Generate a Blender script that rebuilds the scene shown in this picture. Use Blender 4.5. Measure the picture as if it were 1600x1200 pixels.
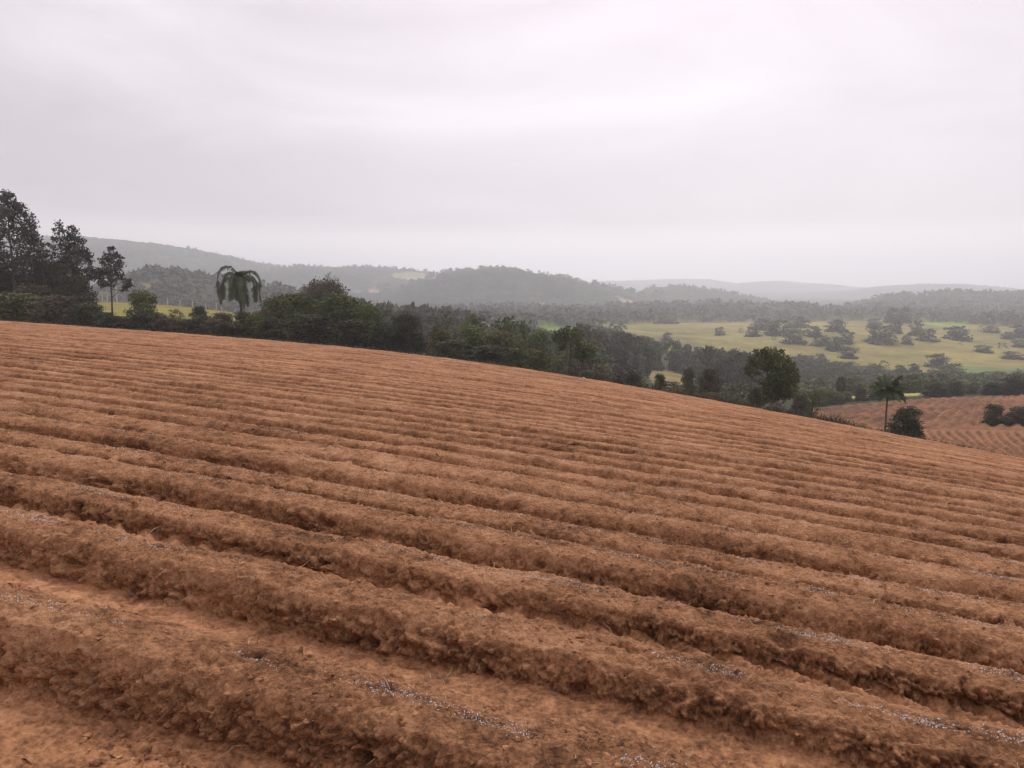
import bpy, math, random
import numpy as np
from mathutils import Vector, Matrix

# ------------------------------------------------------------------ clear
for o in list(bpy.data.objects):
    bpy.data.objects.remove(o)
SC = bpy.context.scene
COL = SC.collection

# ------------------------------------------------------------------ camera (eye = world origin)
F_PX, HORIZON_Y = 1200.0, 450.0                 # focal length in photo pixels, row of the true horizon
PITCH = math.atan((600 - HORIZON_Y) / F_PX)
cam_d = bpy.data.cameras.new('camera')
cam_d.sensor_width = 36.0
cam_d.lens = 36.0 * F_PX / 1600.0
cam_d.clip_start = 0.05
cam_d.clip_end = 30000
cam = bpy.data.objects.new('camera', cam_d)
COL.objects.link(cam)
cam.location = (0, 0, 0)
cam.rotation_euler = (math.pi / 2 - PITCH, 0, 0)
SC.camera = cam

# ------------------------------------------------------------------ sky and sun
SUN_ELEV, SUN_AZ = math.radians(42), math.radians(12)
SUN_STRENGTH, SUN_ANGLE = 1.5, math.radians(20)
CLOUD = (0.755, 0.692, 0.722)
CLOUD_DARK = (0.50, 0.440, 0.468)
CLOUD_LOW = (1.08, 0.97, 0.925)
EXPOSURE = 0.40
HAZE_DENSITY = 4.4e-4
HAZE_COLOR = (0.91, 0.932, 1.0)

def node(nt, kind, loc=(0, 0), **kw):
    n = nt.nodes.new(kind)
    for k, v in kw.items():
        setattr(n, k, v)
    return n

def make_world():
    w = bpy.data.worlds.new('World')
    SC.world = w
    w.use_nodes = True
    nt = w.node_tree
    nt.nodes.clear()
    L = nt.links.new
    out = node(nt, 'ShaderNodeOutputWorld')
    sky = node(nt, 'ShaderNodeTexSky', sky_type='NISHITA', sun_disc=False)
    sky.sun_elevation = SUN_ELEV
    sky.sun_rotation = SUN_AZ
    b1 = node(nt, 'ShaderNodeBackground')
    b1.inputs[1].default_value = 0.1
    L(sky.outputs[0], b1.inputs[0])
    tc = node(nt, 'ShaderNodeTexCoord')
    sep = node(nt, 'ShaderNodeSeparateXYZ')
    L(tc.outputs['Generated'], sep.inputs[0])
    # cloud sheet: streaky noise, flattened towards the horizon
    mp = node(nt, 'ShaderNodeMapping')
    mp.inputs['Scale'].default_value = (1.0, 1.0, 4.2)
    mp.inputs['Location'].default_value = (3.3, 1.7, 0.25)
    L(tc.outputs['Generated'], mp.inputs[0])
    n1 = node(nt, 'ShaderNodeTexNoise')
    n1.inputs['Scale'].default_value = 1.7
    n1.inputs['Detail'].default_value = 5.0
    n1.inputs['Roughness'].default_value = 0.50
    n1.inputs['Distortion'].default_value = 0.9
    L(mp.outputs[0], n1.inputs['Vector'])
    # elevation: thin bright strip on the horizon, grey band above, lighter overhead
    ramp = node(nt, 'ShaderNodeValToRGB')
    cr = ramp.color_ramp
    cr.elements[0].position = 0.0
    cr.elements[0].color = (0.0, 0, 0, 1)
    cr.elements[1].position = 1.0
    cr.elements[1].color = (0.08, 0, 0, 1)
    for p, v in ((0.03, 0.0), (0.06, 0.10), (0.09, 0.80), (0.14, 0.72), (0.22, 0.42), (0.36, 0.16)):
        e = cr.elements.new(p)
        e.color = (v, v, v, 1)
    L(sep.outputs['Z'], ramp.inputs[0])
    mr = node(nt, 'ShaderNodeMapRange')
    mr.inputs['From Min'].default_value = 0.33
    mr.inputs['From Max'].default_value = 0.66
    mr.inputs['To Min'].default_value = -0.38
    mr.inputs['To Max'].default_value = 0.52
    L(n1.outputs['Fac'], mr.inputs['Value'])
    # noise matters most where the deck has structure
    add = node(nt, 'ShaderNodeMath', operation='ADD', use_clamp=True)
    L(ramp.outputs[0], add.inputs[0])
    L(mr.outputs[0], add.inputs[1])
    # east side of the deck is thinner (brighter)
    mrx = node(nt, 'ShaderNodeMapRange')
    mrx.inputs['From Min'].default_value = -0.9
    mrx.inputs['From Max'].default_value = 0.7
    mrx.inputs['To Min'].default_value = 1.1
    mrx.inputs['To Max'].default_value = 0.45
    L(sep.outputs['X'], mrx.inputs['Value'])
    mul = node(nt, 'ShaderNodeMath', operation='MULTIPLY', use_clamp=True)
    L(add.outputs[0], mul.inputs[0])
    L(mrx.outputs[0], mul.inputs[1])
    mix = node(nt, 'ShaderNodeMixRGB')
    mix.inputs[1].default_value = (*CLOUD, 1)
    mix.inputs[2].default_value = (*CLOUD_DARK, 1)
    L(mul.outputs[0], mix.inputs[0])
    low = node(nt, 'ShaderNodeMapRange')
    low.inputs['From Min'].default_value = 0.02
    low.inputs['From Max'].default_value = 0.08
    low.inputs['To Min'].default_value = 1.0
    low.inputs['To Max'].default_value = 0.0
    L(sep.outputs['Z'], low.inputs['Value'])
    mix2 = node(nt, 'ShaderNodeMixRGB')
    mix2.inputs[2].default_value = (*CLOUD_LOW, 1)
    L(low.outputs[0], mix2.inputs[0])
    L(mix.outputs[0], mix2.inputs[1])
    b2 = node(nt, 'ShaderNodeBackground')
    b2.inputs[1].default_value = 1.0
    L(mix2.outputs[0], b2.inputs[0])
    ms = node(nt, 'ShaderNodeMixShader')
    ms.inputs[0].default_value = 0.95
    L(b1.outputs[0], ms.inputs[1])
    L(b2.outputs[0], ms.inputs[2])
    L(ms.outputs[0], out.inputs['Surface'])

make_world()
sl = bpy.data.lights.new('sun', 'SUN')
sl.energy = SUN_STRENGTH
sl.angle = SUN_ANGLE
sl.color = (1.0, 0.95, 0.88)
sun = bpy.data.objects.new('sun', sl)
COL.objects.link(sun)
sdir = Vector((math.sin(SUN_AZ) * math.cos(SUN_ELEV), math.cos(SUN_AZ) * math.cos(SUN_ELEV), math.sin(SUN_ELEV)))
sun.rotation_euler = sdir.to_track_quat('Z', 'Y').to_euler()
sun.location = (0, 0, 300)
SC.view_settings.view_transform = 'Standard'
SC.view_settings.look = 'None'
SC.view_settings.exposure = EXPOSURE
SC.view_settings.gamma = 1
SC.view_settings.use_curve_mapping = False
SC.render.engine = 'CYCLES'
SC.cycles.volume_bounces = 3
SC.cycles.max_bounces = 6

# ------------------------------------------------------------------ helpers
def smooth(a, b, x):
    t = np.clip((x - a) / (b - a), 0, 1)
    return t * t * (3 - 2 * t)

def perlin(P, seed=0):
    """gradient noise of an (N,3) array, about -0.8..0.8"""
    P = np.asarray(P, np.float64)
    I = np.floor(P).astype(np.int64)
    f = P - I
    w = f * f * f * (f * (f * 6 - 15) + 10)
    out = np.zeros(len(P))
    for dx in (0, 1):
        wx = w[:, 0] if dx else 1 - w[:, 0]
        for dy in (0, 1):
            wy = w[:, 1] if dy else 1 - w[:, 1]
            for dz in (0, 1):
                wz = w[:, 2] if dz else 1 - w[:, 2]
                h = ((I[:, 0] + dx) * 374761393 + (I[:, 1] + dy) * 668265263 + (I[:, 2] + dz) * 2147483647 + seed * 144269) & 0xffffffff
                h = ((h ^ (h >> 13)) * 1274126177) & 0xffffffff
                h = h ^ (h >> 16)
                a = (h & 1023) * (2 * math.pi / 1024)
                b = ((h >> 10) & 1023) * (2 / 1024.) - 1
                s = np.sqrt(1 - b * b)
                out += wx * wy * wz * (np.cos(a) * s * (f[:, 0] - dx) + np.sin(a) * s * (f[:, 1] - dy) + b * (f[:, 2] - dz))
    return out * 1.5

def noise2(x, y, scale, seed=0):
    return perlin(np.stack([x / scale, y / scale, np.full_like(x, 0.37 + seed)], -1), seed)

def hash2(i, j, seed=0):
    h = (i * 374761393 + j * 668265263 + seed * 1442695) & 0xffffffff
    h = ((h ^ (h >> 13)) * 1274126177) & 0xffffffff
    h = h ^ (h >> 16)
    return (h & 0xffff) / 65535.0

def worley(x, y, cell, seed=0):
    """distance to the nearest jittered cell point (in cells) and that cell's random number"""
    X, Y = x / cell, y / cell
    i, j = np.floor(X).astype(np.int64), np.floor(Y).astype(np.int64)
    best = np.full(len(x), 9.0)
    val = np.zeros(len(x))
    for di in (-1, 0, 1):
        for dj in (-1, 0, 1):
            a, b = i + di, j + dj
            px, py = a + hash2(a, b, seed), b + hash2(a, b, seed + 7)
            d = np.hypot(X - px, Y - py)
            m = d < best
            best = np.where(m, d, best)
            val = np.where(m, hash2(a, b, seed + 13), val)
    return best, val

def mesh(name, V, F, smooth_shade=True, fattr=None, cattr=None, mat_index=None):
    V = np.ascontiguousarray(V, np.float32)
    Fs = F if isinstance(F, list) else [F]
    Fs = [np.asarray(f, np.int32) for f in Fs if len(f)]
    me = bpy.data.meshes.new(name)
    nl = sum(f.size for f in Fs)
    nf = sum(len(f) for f in Fs)
    me.vertices.add(len(V))
    me.vertices.foreach_set('co', V.ravel())
    me.loops.add(nl)
    me.loops.foreach_set('vertex_index', np.concatenate([f.ravel() for f in Fs]))
    me.polygons.add(nf)
    starts, k = [], 0
    for f in Fs:
        starts.append(k + np.arange(len(f)) * f.shape[1])
        k += f.size
    me.polygons.foreach_set('loop_start', np.concatenate(starts).astype(np.int32))
    me.polygons.foreach_set('use_smooth', np.full(nf, smooth_shade, bool))
    if mat_index is not None:
        me.polygons.foreach_set('material_index', np.asarray(mat_index, np.int32))
    me.update(calc_edges=True)
    for an, arr in (fattr or {}).items():
        a = me.attributes.new(an, 'FLOAT', 'POINT')
        a.data.foreach_set('value', np.ascontiguousarray(arr, np.float32))
    for an, arr in (cattr or {}).items():
        a = me.attributes.new(an, 'FLOAT_COLOR', 'POINT')
        c = np.ones((len(V), 4), np.float32)
        c[:, :3] = arr
        a.data.foreach_set('color', c.ravel())
    return me

def link(name, data, mats=None, parent=None, loc=None, **props):
    o = bpy.data.objects.new(name, data)
    COL.objects.link(o)
    if mats and data is not None and not data.materials:
        for m in (mats if isinstance(mats, (list, tuple)) else [mats]):
            data.materials.append(m)
    if parent is not None:
        o.parent = parent
    if loc is not None:
        o.location = loc
    for k, v in props.items():
        if v is not None:
            o[k] = v
    return o

def grid_faces(nr, nc):
    i = np.arange(nr * nc, dtype=np.int32).reshape(nr, nc)
    return np.stack([i[:-1, :-1].ravel(), i[:-1, 1:].ravel(), i[1:, 1:].ravel(), i[1:, :-1].ravel()], -1)

def tubes(paths, sides=6):
    """paths: list of (points Nx3, radii N) -> verts, quads"""
    VV, FF, k = [], [], 0
    for P, R in paths:
        P = np.asarray(P, float)
        R = np.asarray(R, float)
        T = np.gradient(P, axis=0)
        T /= np.linalg.norm(T, axis=1)[:, None] + 1e-9
        ref = np.array([0.31, 0.95, 0.05])
        A = np.cross(T, ref)
        A /= np.linalg.norm(A, axis=1)[:, None] + 1e-9
        B = np.cross(T, A)
        ang = np.arange(sides) * 2 * math.pi / sides
        ring = P[:, None, :] + R[:, None, None] * (np.cos(ang)[None, :, None] * A[:, None, :] + np.sin(ang)[None, :, None] * B[:, None, :])
        n = len(P)
        VV.append(ring.reshape(-1, 3))
        i = np.arange(n * sides).reshape(n, sides) + k
        j = np.roll(i, -1, axis=1)
        FF.append(np.stack([i[:-1].ravel(), j[:-1].ravel(), j[1:].ravel(), i[1:].ravel()], -1))
        k += n * sides
    return np.concatenate(VV), np.concatenate(FF)

# ------------------------------------------------------------------ materials
def base_mat(name, rough=0.9, spec=0.15):
    m = bpy.data.materials.new(name)
    m.use_nodes = True
    nt = m.node_tree
    b = nt.nodes['Principled BSDF']
    b.inputs['Roughness'].default_value = rough
    b.inputs['Specular IOR Level'].default_value = spec
    return m, nt, b

def ramp_node(nt, stops):
    r = node(nt, 'ShaderNodeValToRGB')
    cr = r.color_ramp
    while len(cr.elements) > 1:
        cr.elements.remove(cr.elements[-1])
    cr.elements[0].position = stops[0][0]
    cr.elements[0].color = (*stops[0][1], 1)
    for p, c in stops[1:]:
        e = cr.elements.new(p)
        e.color = (*c, 1)
    return r

def noise_node(nt, vec, scale, detail=4, rough=0.55, dist=0.0):
    n = node(nt, 'ShaderNodeTexNoise')
    n.inputs['Scale'].default_value = scale
    n.inputs['Detail'].default_value = detail
    n.inputs['Roughness'].default_value = rough
    n.inputs['Distortion'].default_value = dist
    nt.links.new(vec, n.inputs['Vector'])
    return n

def soil_material():
    m, nt, b = base_mat('red_soil', 0.95, 0.08)
    L = nt.links.new
    tc = node(nt, 'ShaderNodeTexCoord')
    co = tc.outputs['Object']
    a = noise_node(nt, co, 0.35, 3, 0.6)
    c = noise_node(nt, co, 7.0, 6, 0.66, 0.6)
    d = noise_node(nt, co, 34, 5, 0.65)
    def madd(x, k, y):
        q = node(nt, 'ShaderNodeMath', operation='MULTIPLY_ADD')
        L(x, q.inputs[0])
        q.inputs[1].default_value = k
        if hasattr(y, 'links'):
            L(y, q.inputs[2])
        else:
            q.inputs[2].default_value = y
        return q.outputs[0]
    s = madd(a.outputs['Fac'], 0.40, madd(c.outputs['Fac'], 0.75, madd(d.outputs['Fac'], 0.60, -0.345)))
    at = node(nt, 'ShaderNodeAttribute', attribute_name='darkening')
    s2 = node(nt, 'ShaderNodeMath', operation='SUBTRACT')
    L(s, s2.inputs[0])
    L(at.outputs['Fac'], s2.inputs[1])
    r = ramp_node(nt, [(0.26, (0.080, 0.040, 0.024)), (0.40, (0.220, 0.104, 0.053)), (0.535, (0.375, 0.184, 0.093)), (0.73, (0.535, 0.292, 0.162))])
    L(s2.outputs[0], r.inputs[0])
    L(r.outputs[0], b.inputs['Base Color'])
    at2 = node(nt, 'ShaderNodeAttribute', attribute_name='rough_tilth')
    b1 = noise_node(nt, co, 30, 6, 0.7)
    b2 = noise_node(nt, co, 9, 4, 0.6)
    v1 = node(nt, 'ShaderNodeTexVoronoi')
    v1.inputs['Scale'].default_value = 34
    v2 = node(nt, 'ShaderNodeTexVoronoi')
    v2.inputs['Scale'].default_value = 85
    wv = node(nt, 'ShaderNodeVectorMath', operation='MULTIPLY_ADD')   # bend the crumbs out of a regular lattice
    L(b2.outputs['Color'], wv.inputs[0])
    wv.inputs[1].default_value = (0.06, 0.06, 0.06)
    L(co, wv.inputs[2])
    L(wv.outputs[0], v1.inputs['Vector'])
    L(wv.outputs[0], v2.inputs['Vector'])
    mix = madd(v1.outputs['Distance'], -0.30, madd(v2.outputs['Distance'], -0.14, madd(b1.outputs['Fac'], 0.40, madd(b2.outputs['Fac'], 0.5, 0.0))))
    bp = node(nt, 'ShaderNodeBump')
    bp.inputs['Distance'].default_value = 0.06
    L(mix, bp.inputs['Height'])
    L(at2.outputs['Fac'], bp.inputs['Strength'])
    L(bp.outputs[0], b.inputs['Normal'])
    return m

def land_material():
    m, nt, b = base_mat('hill_land', 0.95, 0.05)
    L = nt.links.new
    tc = node(nt, 'ShaderNodeTexCoord')
    at = node(nt, 'ShaderNodeAttribute', attribute_name='land')
    n1 = noise_node(nt, tc.outputs['Object'], 0.035, 5, 0.65)
    n2 = noise_node(nt, tc.outputs['Object'], 0.35, 4, 0.7)
    ad = node(nt, 'ShaderNodeMath', operation='ADD')
    L(n1.outputs['Fac'], ad.inputs[0])
    L(n2.outputs['Fac'], ad.inputs[1])
    mr = node(nt, 'ShaderNodeMapRange')
    mr.inputs['From Min'].default_value = 0.7
    mr.inputs['From Max'].default_value = 1.3
    mr.inputs['To Min'].default_value = 0.66
    mr.inputs['To Max'].default_value = 1.3
    L(ad.outputs[0], mr.inputs['Value'])
    mx = node(nt, 'ShaderNodeVectorMath', operation='SCALE')
    L(at.outputs['Color'], mx.inputs[0])
    L(mr.outputs[0], mx.inputs['Scale'])
    L(mx.outputs[0], b.inputs['Base Color'])
    return m

def leaf_material(name, dark, light, sat=0.25):
    m, nt, b = base_mat(name, 0.75, 0.12)
    L = nt.links.new
    at = node(nt, 'ShaderNodeAttribute', attribute_name='tone')
    oi = node(nt, 'ShaderNodeObjectInfo')
    ad = node(nt, 'ShaderNodeMath', operation='MULTIPLY_ADD')
    L(oi.outputs['Random'], ad.inputs[0])
    ad.inputs[1].default_value = 0.35
    ad.inputs[2].default_value = -0.175
    s = node(nt, 'ShaderNodeMath', operation='ADD', use_clamp=True)
    L(ad.outputs[0], s.inputs[0])
    L(at.outputs['Fac'], s.inputs[1])
    r = ramp_node(nt, [(0.0, dark), (1.0, light)])
    L(s.outputs[0], r.inputs[0])
    L(r.outputs[0], b.inputs['Base Color'])
    return m

def plain_material(name, c1, c2, scale=6.0, rough=0.9):
    m, nt, b = base_mat(name, rough, 0.1)
    tc = node(nt, 'ShaderNodeTexCoord')
    n = noise_node(nt, tc.outputs['Object'], scale, 4, 0.6)
    r = ramp_node(nt, [(0.3, c1), (0.7, c2)])
    nt.links.new(n.outputs['Fac'], r.inputs[0])
    nt.links.new(r.outputs[0], b.inputs['Base Color'])
    return m

M_SOIL = soil_material()
M_LAND = land_material()
M_BARK = plain_material('bark', (0.05, 0.04, 0.032), (0.12, 0.10, 0.085))
M_PALEBARK = plain_material('pale_bark', (0.16, 0.14, 0.12), (0.30, 0.27, 0.24))
M_TWIG = plain_material('grey_twig', (0.12, 0.10, 0.09), (0.20, 0.175, 0.155))
LEAF = {
    'dark': leaf_material('dark_leaves', (0.025, 0.030, 0.016), (0.081, 0.091, 0.044)),
    'green': leaf_material('green_leaves', (0.039, 0.051, 0.017), (0.146, 0.172, 0.055)),
    'fresh': leaf_material('fresh_leaves', (0.046, 0.065, 0.016), (0.137, 0.169, 0.046)),
    'olive': leaf_material('olive_leaves', (0.052, 0.052, 0.023), (0.169, 0.163, 0.065)),
    'brown': leaf_material('brown_scrub', (0.052, 0.042, 0.029), (0.143, 0.114, 0.075)),
    'grey': leaf_material('grey_green_leaves', (0.044, 0.049, 0.031), (0.163, 0.166, 0.101)),
    'gum': leaf_material('gum_leaves', (0.029, 0.030, 0.026), (0.101, 0.104, 0.086)),
    'palm': leaf_material('palm_leaves', (0.036, 0.049, 0.025), (0.134, 0.164, 0.078)),
}
M_POST = plain_material('weathered_post', (0.38, 0.35, 0.30), (0.55, 0.52, 0.46))
M_WHITE = plain_material('white_wall', (0.70, 0.69, 0.66), (0.82, 0.81, 0.78))
M_ROOF = plain_material('tile_roof', (0.20, 0.10, 0.07), (0.30, 0.16, 0.11))
M_FLECK = plain_material('white_flecks', (0.56, 0.52, 0.50), (0.90, 0.87, 0.86), 40, 0.5)
M_STRAW = plain_material('dry_straw', (0.30, 0.19, 0.10), (0.55, 0.40, 0.24), 3)
M_WEED = leaf_material('verge_weeds', (0.045, 0.040, 0.020), (0.17, 0.125, 0.07))

# ------------------------------------------------------------------ the lie of the land
TH = 0.3422857626
CT, ST = math.cos(TH), math.sin(TH)
EYE_H = 1.45
V_EDGE = 57.9                                    # the far edge of the ploughed field

def to_xy(u, v):
    return u * CT + v * ST, -u * ST + v * CT

def to_uv(x, y):
    return x * CT - y * ST, x * ST + y * CT

def field_z(x, y):
    """height of the ridge tops: a slope that rolls over to the right"""
    u, v = to_uv(x, y)
    w = u * math.cos(0.52504) + v * math.sin(0.52504) - 8.7015
    return -EYE_H - 0.0353698 * u - 0.0806215 * v - 0.1336684 * np.logaddexp(0, w / 8.0) * 8.0

TABLE = {   # photo column -> (distance ahead in m, photo row of the ground there)
    -400: [(70, 492), (140, 482), (250, 500), (450, 510), (700, 505), (1000, 490), (1500, 490), (3000, 470), (9500, 456)],
    0: [(90, 500), (130, 480), (170, 476), (250, 490), (450, 505), (700, 500), (1000, 495), (2000, 480), (9500, 456)],
    200: [(85, 512), (110, 491), (150, 469), (170, 471), (250, 490), (450, 500), (650, 482), (1000, 490), (2000, 480), (9500, 456)],
    400: [(75, 528), (110, 512), (150, 489), (200, 500), (300, 512), (450, 510), (700, 490), (1000, 490), (2000, 480), (9500, 456)],
    600: [(68, 551), (110, 545), (150, 540), (200, 530), (300, 520), (450, 510), (700, 500), (1000, 490), (2000, 480), (9500, 456)],
    800: [(65, 573), (100, 580), (140, 575), (200, 560), (300, 540), (370, 529), (450, 514), (600, 505), (800, 497), (1000, 487), (1500, 487), (2000, 480), (9500, 456)],
    1000: [(60, 605), (100, 612), (150, 608), (200, 594), (240, 588), (300, 572), (370, 555), (430, 540), (520, 524), (700, 506), (850, 502), (1000, 490), (1500, 487), (2000, 478), (9500, 456)],
    1200: [(58, 640), (90, 655), (140, 642), (180, 628), (250, 615), (350, 588), (430, 557), (550, 528), (700, 507), (850, 505), (1000, 488), (1500, 485), (2000, 476), (9500, 456)],
    1400: [(55, 680), (70, 686), (100, 655), (140, 627), (170, 614), (250, 610), (330, 598), (400, 572), (500, 533), (700, 501), (850, 502), (1000, 492), (1500, 485), (2000, 476), (9500, 456)],
    1600: [(50, 716), (70, 698), (100, 652), (140, 620), (170, 610), (250, 606), (330, 596), (400, 578), (550, 540), (700, 512), (850, 508), (1000, 492), (1500, 485), (2000, 476), (9500, 456)],
    2000: [(45, 760), (70, 705), (100, 650), (140, 617), (250, 600), (400, 572), (700, 515), (1000, 492), (1500, 485), (2000, 476), (9500, 456)],
}

def row_to_slope(py):
    return np.tan(np.arctan((600 - np.asarray(py, float)) / F_PX) - PITCH)

LG = np.linspace(math.log(40), math.log(10000), 160)
PG = np.arange(-400, 2001, 25.0)
def build_table():
    cols = sorted(TABLE)
    Z = np.array([np.interp(LG, np.log([q[0] for q in TABLE[c]]), [row_to_slope(q[1]) * q[0] for q in TABLE[c]]) for c in cols])
    G = np.array([[np.interp(p, cols, Z[:, k]) for k in range(len(LG))] for p in PG])
    def blur(A, ax, s):
        r = int(3 * s)
        kx = np.exp(-0.5 * (np.arange(-r, r + 1) / s) ** 2)
        kx /= kx.sum()
        pad = [(0, 0), (0, 0)]
        pad[ax] = (r, r)
        return np.apply_along_axis(lambda q: np.convolve(q, kx, 'valid'), ax, np.pad(A, pad, 'edge'))
    return blur(blur(G, 0, 2.2), 1, 1.3)
ZG = build_table()

HILLS = [   # (distance, width in front, width behind, crest as photo columns and rows, crown size)
    (2300, 1050, 1000, [(-400, 372), (0, 380), (80, 374), (140, 376), (200, 384), (300, 397), (370, 407), (440, 418), (520, 428), (640, 445), (760, 470)]),
    (2000, 800, 650, [(300, 470), (400, 432), (440, 420), (475, 417), (510, 420), (560, 419), (640, 424), (690, 431), (760, 445), (860, 470)]),
    (1600, 560, 500, [(590, 470), (640, 446), (672, 435), (700, 428), (740, 424), (780, 422), (800, 424), (830, 431), (870, 437), (890, 438), (915, 446), (930, 444), (960, 453), (985, 457), (1010, 468), (1040, 480)]),
    (1800, 560, 500, [(960, 478), (985, 462), (1000, 456), (1020, 452), (1070, 451), (1110, 456), (1150, 462), (1180, 470), (1210, 476), (1260, 482)]),
    (4700, 1200, 1000, [(-400, 450), (600, 445), (900, 444), (950, 440), (1020, 438), (1070, 437), (1110, 438), (1150, 444), (1190, 440), (1220, 439), (1260, 443), (1300, 445), (1340, 450), (1600, 452), (2000, 450)]),
    (3600, 850, 700, [(1100, 462), (1150, 458), (1250, 459), (1330, 455), (1370, 449), (1400, 447), (1450, 445), (1500, 444), (1560, 449), (1600, 453), (1700, 450), (2000, 448)]),
    (1500, 430, 480, [(1270, 490), (1320, 484), (1345, 478), (1380, 468), (1405, 465), (1430, 467), (1470, 463), (1490, 461), (1540, 463), (1600, 463), (1700, 460), (2000, 455)]),
    (640, 170, 260, [(110, 470), (180, 457), (210, 446), (240, 436), (270, 438), (300, 443), (340, 448), (400, 458), (480, 470), (560, 482)]),
    (1050, 200, 350, [(640, 492), (740, 486), (800, 484), (870, 488), (950, 485), (1100, 481), (1130, 479), (1200, 484), (1260, 484), (1290, 488), (1380, 497), (1430, 499), (1460, 497), (1600, 495), (2000, 490)]),
]

def polar(x, y):
    D = np.maximum(y, 0.4 * np.abs(x) + 1e-3)
    return D, 800 + F_PX / math.cos(PITCH) * np.clip(x / D, -2, 2)

def ground_z(x, y):
    x = np.atleast_1d(np.asarray(x, float))
    y = np.atleast_1d(np.asarray(y, float))
    D, px = polar(x, y)
    px = np.clip(px, -399, 1999)
    lg = np.clip(np.log(D), LG[0], LG[-1] - 1e-6)
    fi = (px - PG[0]) / 25.0
    fj = (lg - LG[0]) / (LG[1] - LG[0])
    i = np.clip(fi.astype(int), 0, len(PG) - 2)
    j = np.clip(fj.astype(int), 0, len(LG) - 2)
    a, b = fi - i, fj - j
    far = (ZG[i, j] * (1 - a) + ZG[i + 1, j] * a) * (1 - b) + (ZG[i, j + 1] * (1 - a) + ZG[i + 1, j + 1] * a) * b
    far = far + noise2(x, y, 95.0, 14) * 3.4 * smooth(370, 460, D) * (1 - smooth(620, 760, D)) * smooth(880, 960, px)
    for dist, wf, wb, crest in HILLS:
        m = (D > dist - wf) & (D < dist + wb)
        if not m.any():
            continue
        pts = np.array(crest, float)
        row = np.interp(px[m], pts[:, 0], pts[:, 1])
        # wobble the crest distance so that spurs and gullies show
        dd = D[m] + noise2(x[m], y[m], wf * 0.45, 3) * wf * 0.35
        zc = row_to_slope(row) * dist
        base = far[m]
        t = np.where(dd < dist, (dist - dd) / wf, (dd - dist) / wb)
        shp = 1 - smooth(0, 1, np.abs(t))
        edge = smooth(pts[0, 0] - 30, pts[0, 0] + 60, px[m]) * (1 - smooth(pts[-1, 0] - 60, pts[-1, 0] + 30, px[m])) if crest[0][0] > -300 or crest[-1][0] < 1900 else 1.0
        if crest[0][0] <= -300:
            edge = 1 - smooth(pts[-1, 0] - 60, pts[-1, 0] + 30, px[m])
        if crest[-1][0] >= 1900:
            edge = smooth(pts[0, 0] - 30, pts[0, 0] + 60, px[m])
        if crest[0][0] <= -300 and crest[-1][0] >= 1900:
            edge = 1.0
        far[m] = base + np.maximum(zc - base, 0) * shp * edge
    u, v = to_uv(x, y)
    r = np.hypot(x, y)
    near = field_z(np.clip(x, -160, 160), np.clip(y, -160, 160)) - 0.12
    w = np.maximum(smooth(59, 82, v), smooth(130, 260, r))
    z = near * (1 - w) + far * w
    under = (1 - smooth(56.6, 58.2, v)) * (1 - smooth(120, 150, r))
    return z - 0.75 * under

def gz(x, y):
    return float(ground_z(np.array([x]), np.array([y]))[0])

def at_depth(px, Y):
    """point on the ground Y metres ahead in photo column px"""
    x = (px - 800) / F_PX * Y * math.cos(PITCH)
    for _ in range(3):
        z = gz(x, Y)
        x = (px - 800) / F_PX * (Y * math.cos(PITCH) - z * math.sin(PITCH))
    return x, Y, gz(x, Y)

def row_z(py, Y):
    return float(row_to_slope(py)) * Y

_ts = np.exp(np.linspace(math.log(58), math.log(9000), 900))
def ground_at(px, py, ymin=60):
    """first ground point beyond ymin seen at a photo pixel"""
    Y = _ts[_ts >= ymin]
    s = float(row_to_slope(py))
    x = (px - 800) / F_PX * (Y * math.cos(PITCH) - s * Y * math.sin(PITCH))
    d = s * Y - ground_z(x, Y)
    k = np.where(d < 0)[0]
    k = k[0] if len(k) else int(np.argmin(d))
    if k > 0 and d[k] < 0 <= d[k - 1]:
        a = d[k - 1] / (d[k - 1] - d[k])
        Yh = Y[k - 1] + (Y[k] - Y[k - 1]) * a
    else:
        Yh = Y[k]
    return at_depth(px, float(Yh))

def project(x, y, z):
    dep = y * math.cos(PITCH) - z * math.sin(PITCH)
    up = y * math.sin(PITCH) + z * math.cos(PITCH)
    dep = np.where(dep > 1, dep, np.nan)
    return 800 + F_PX * x / dep, 600 - F_PX * up / dep

def inside(poly, X, Y):
    poly = np.asarray(poly, float)
    c = np.zeros(len(X), bool)
    j = len(poly) - 1
    for i in range(len(poly)):
        xi, yi, xj, yj = *poly[i], *poly[j]
        with np.errstate(all='ignore'):
            hit = ((yi > Y) != (yj > Y)) & (X < (xj - xi) * (Y - yi) / (yj - yi + 1e-12) + xi)
        c ^= hit
        j = i
    return c

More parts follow.
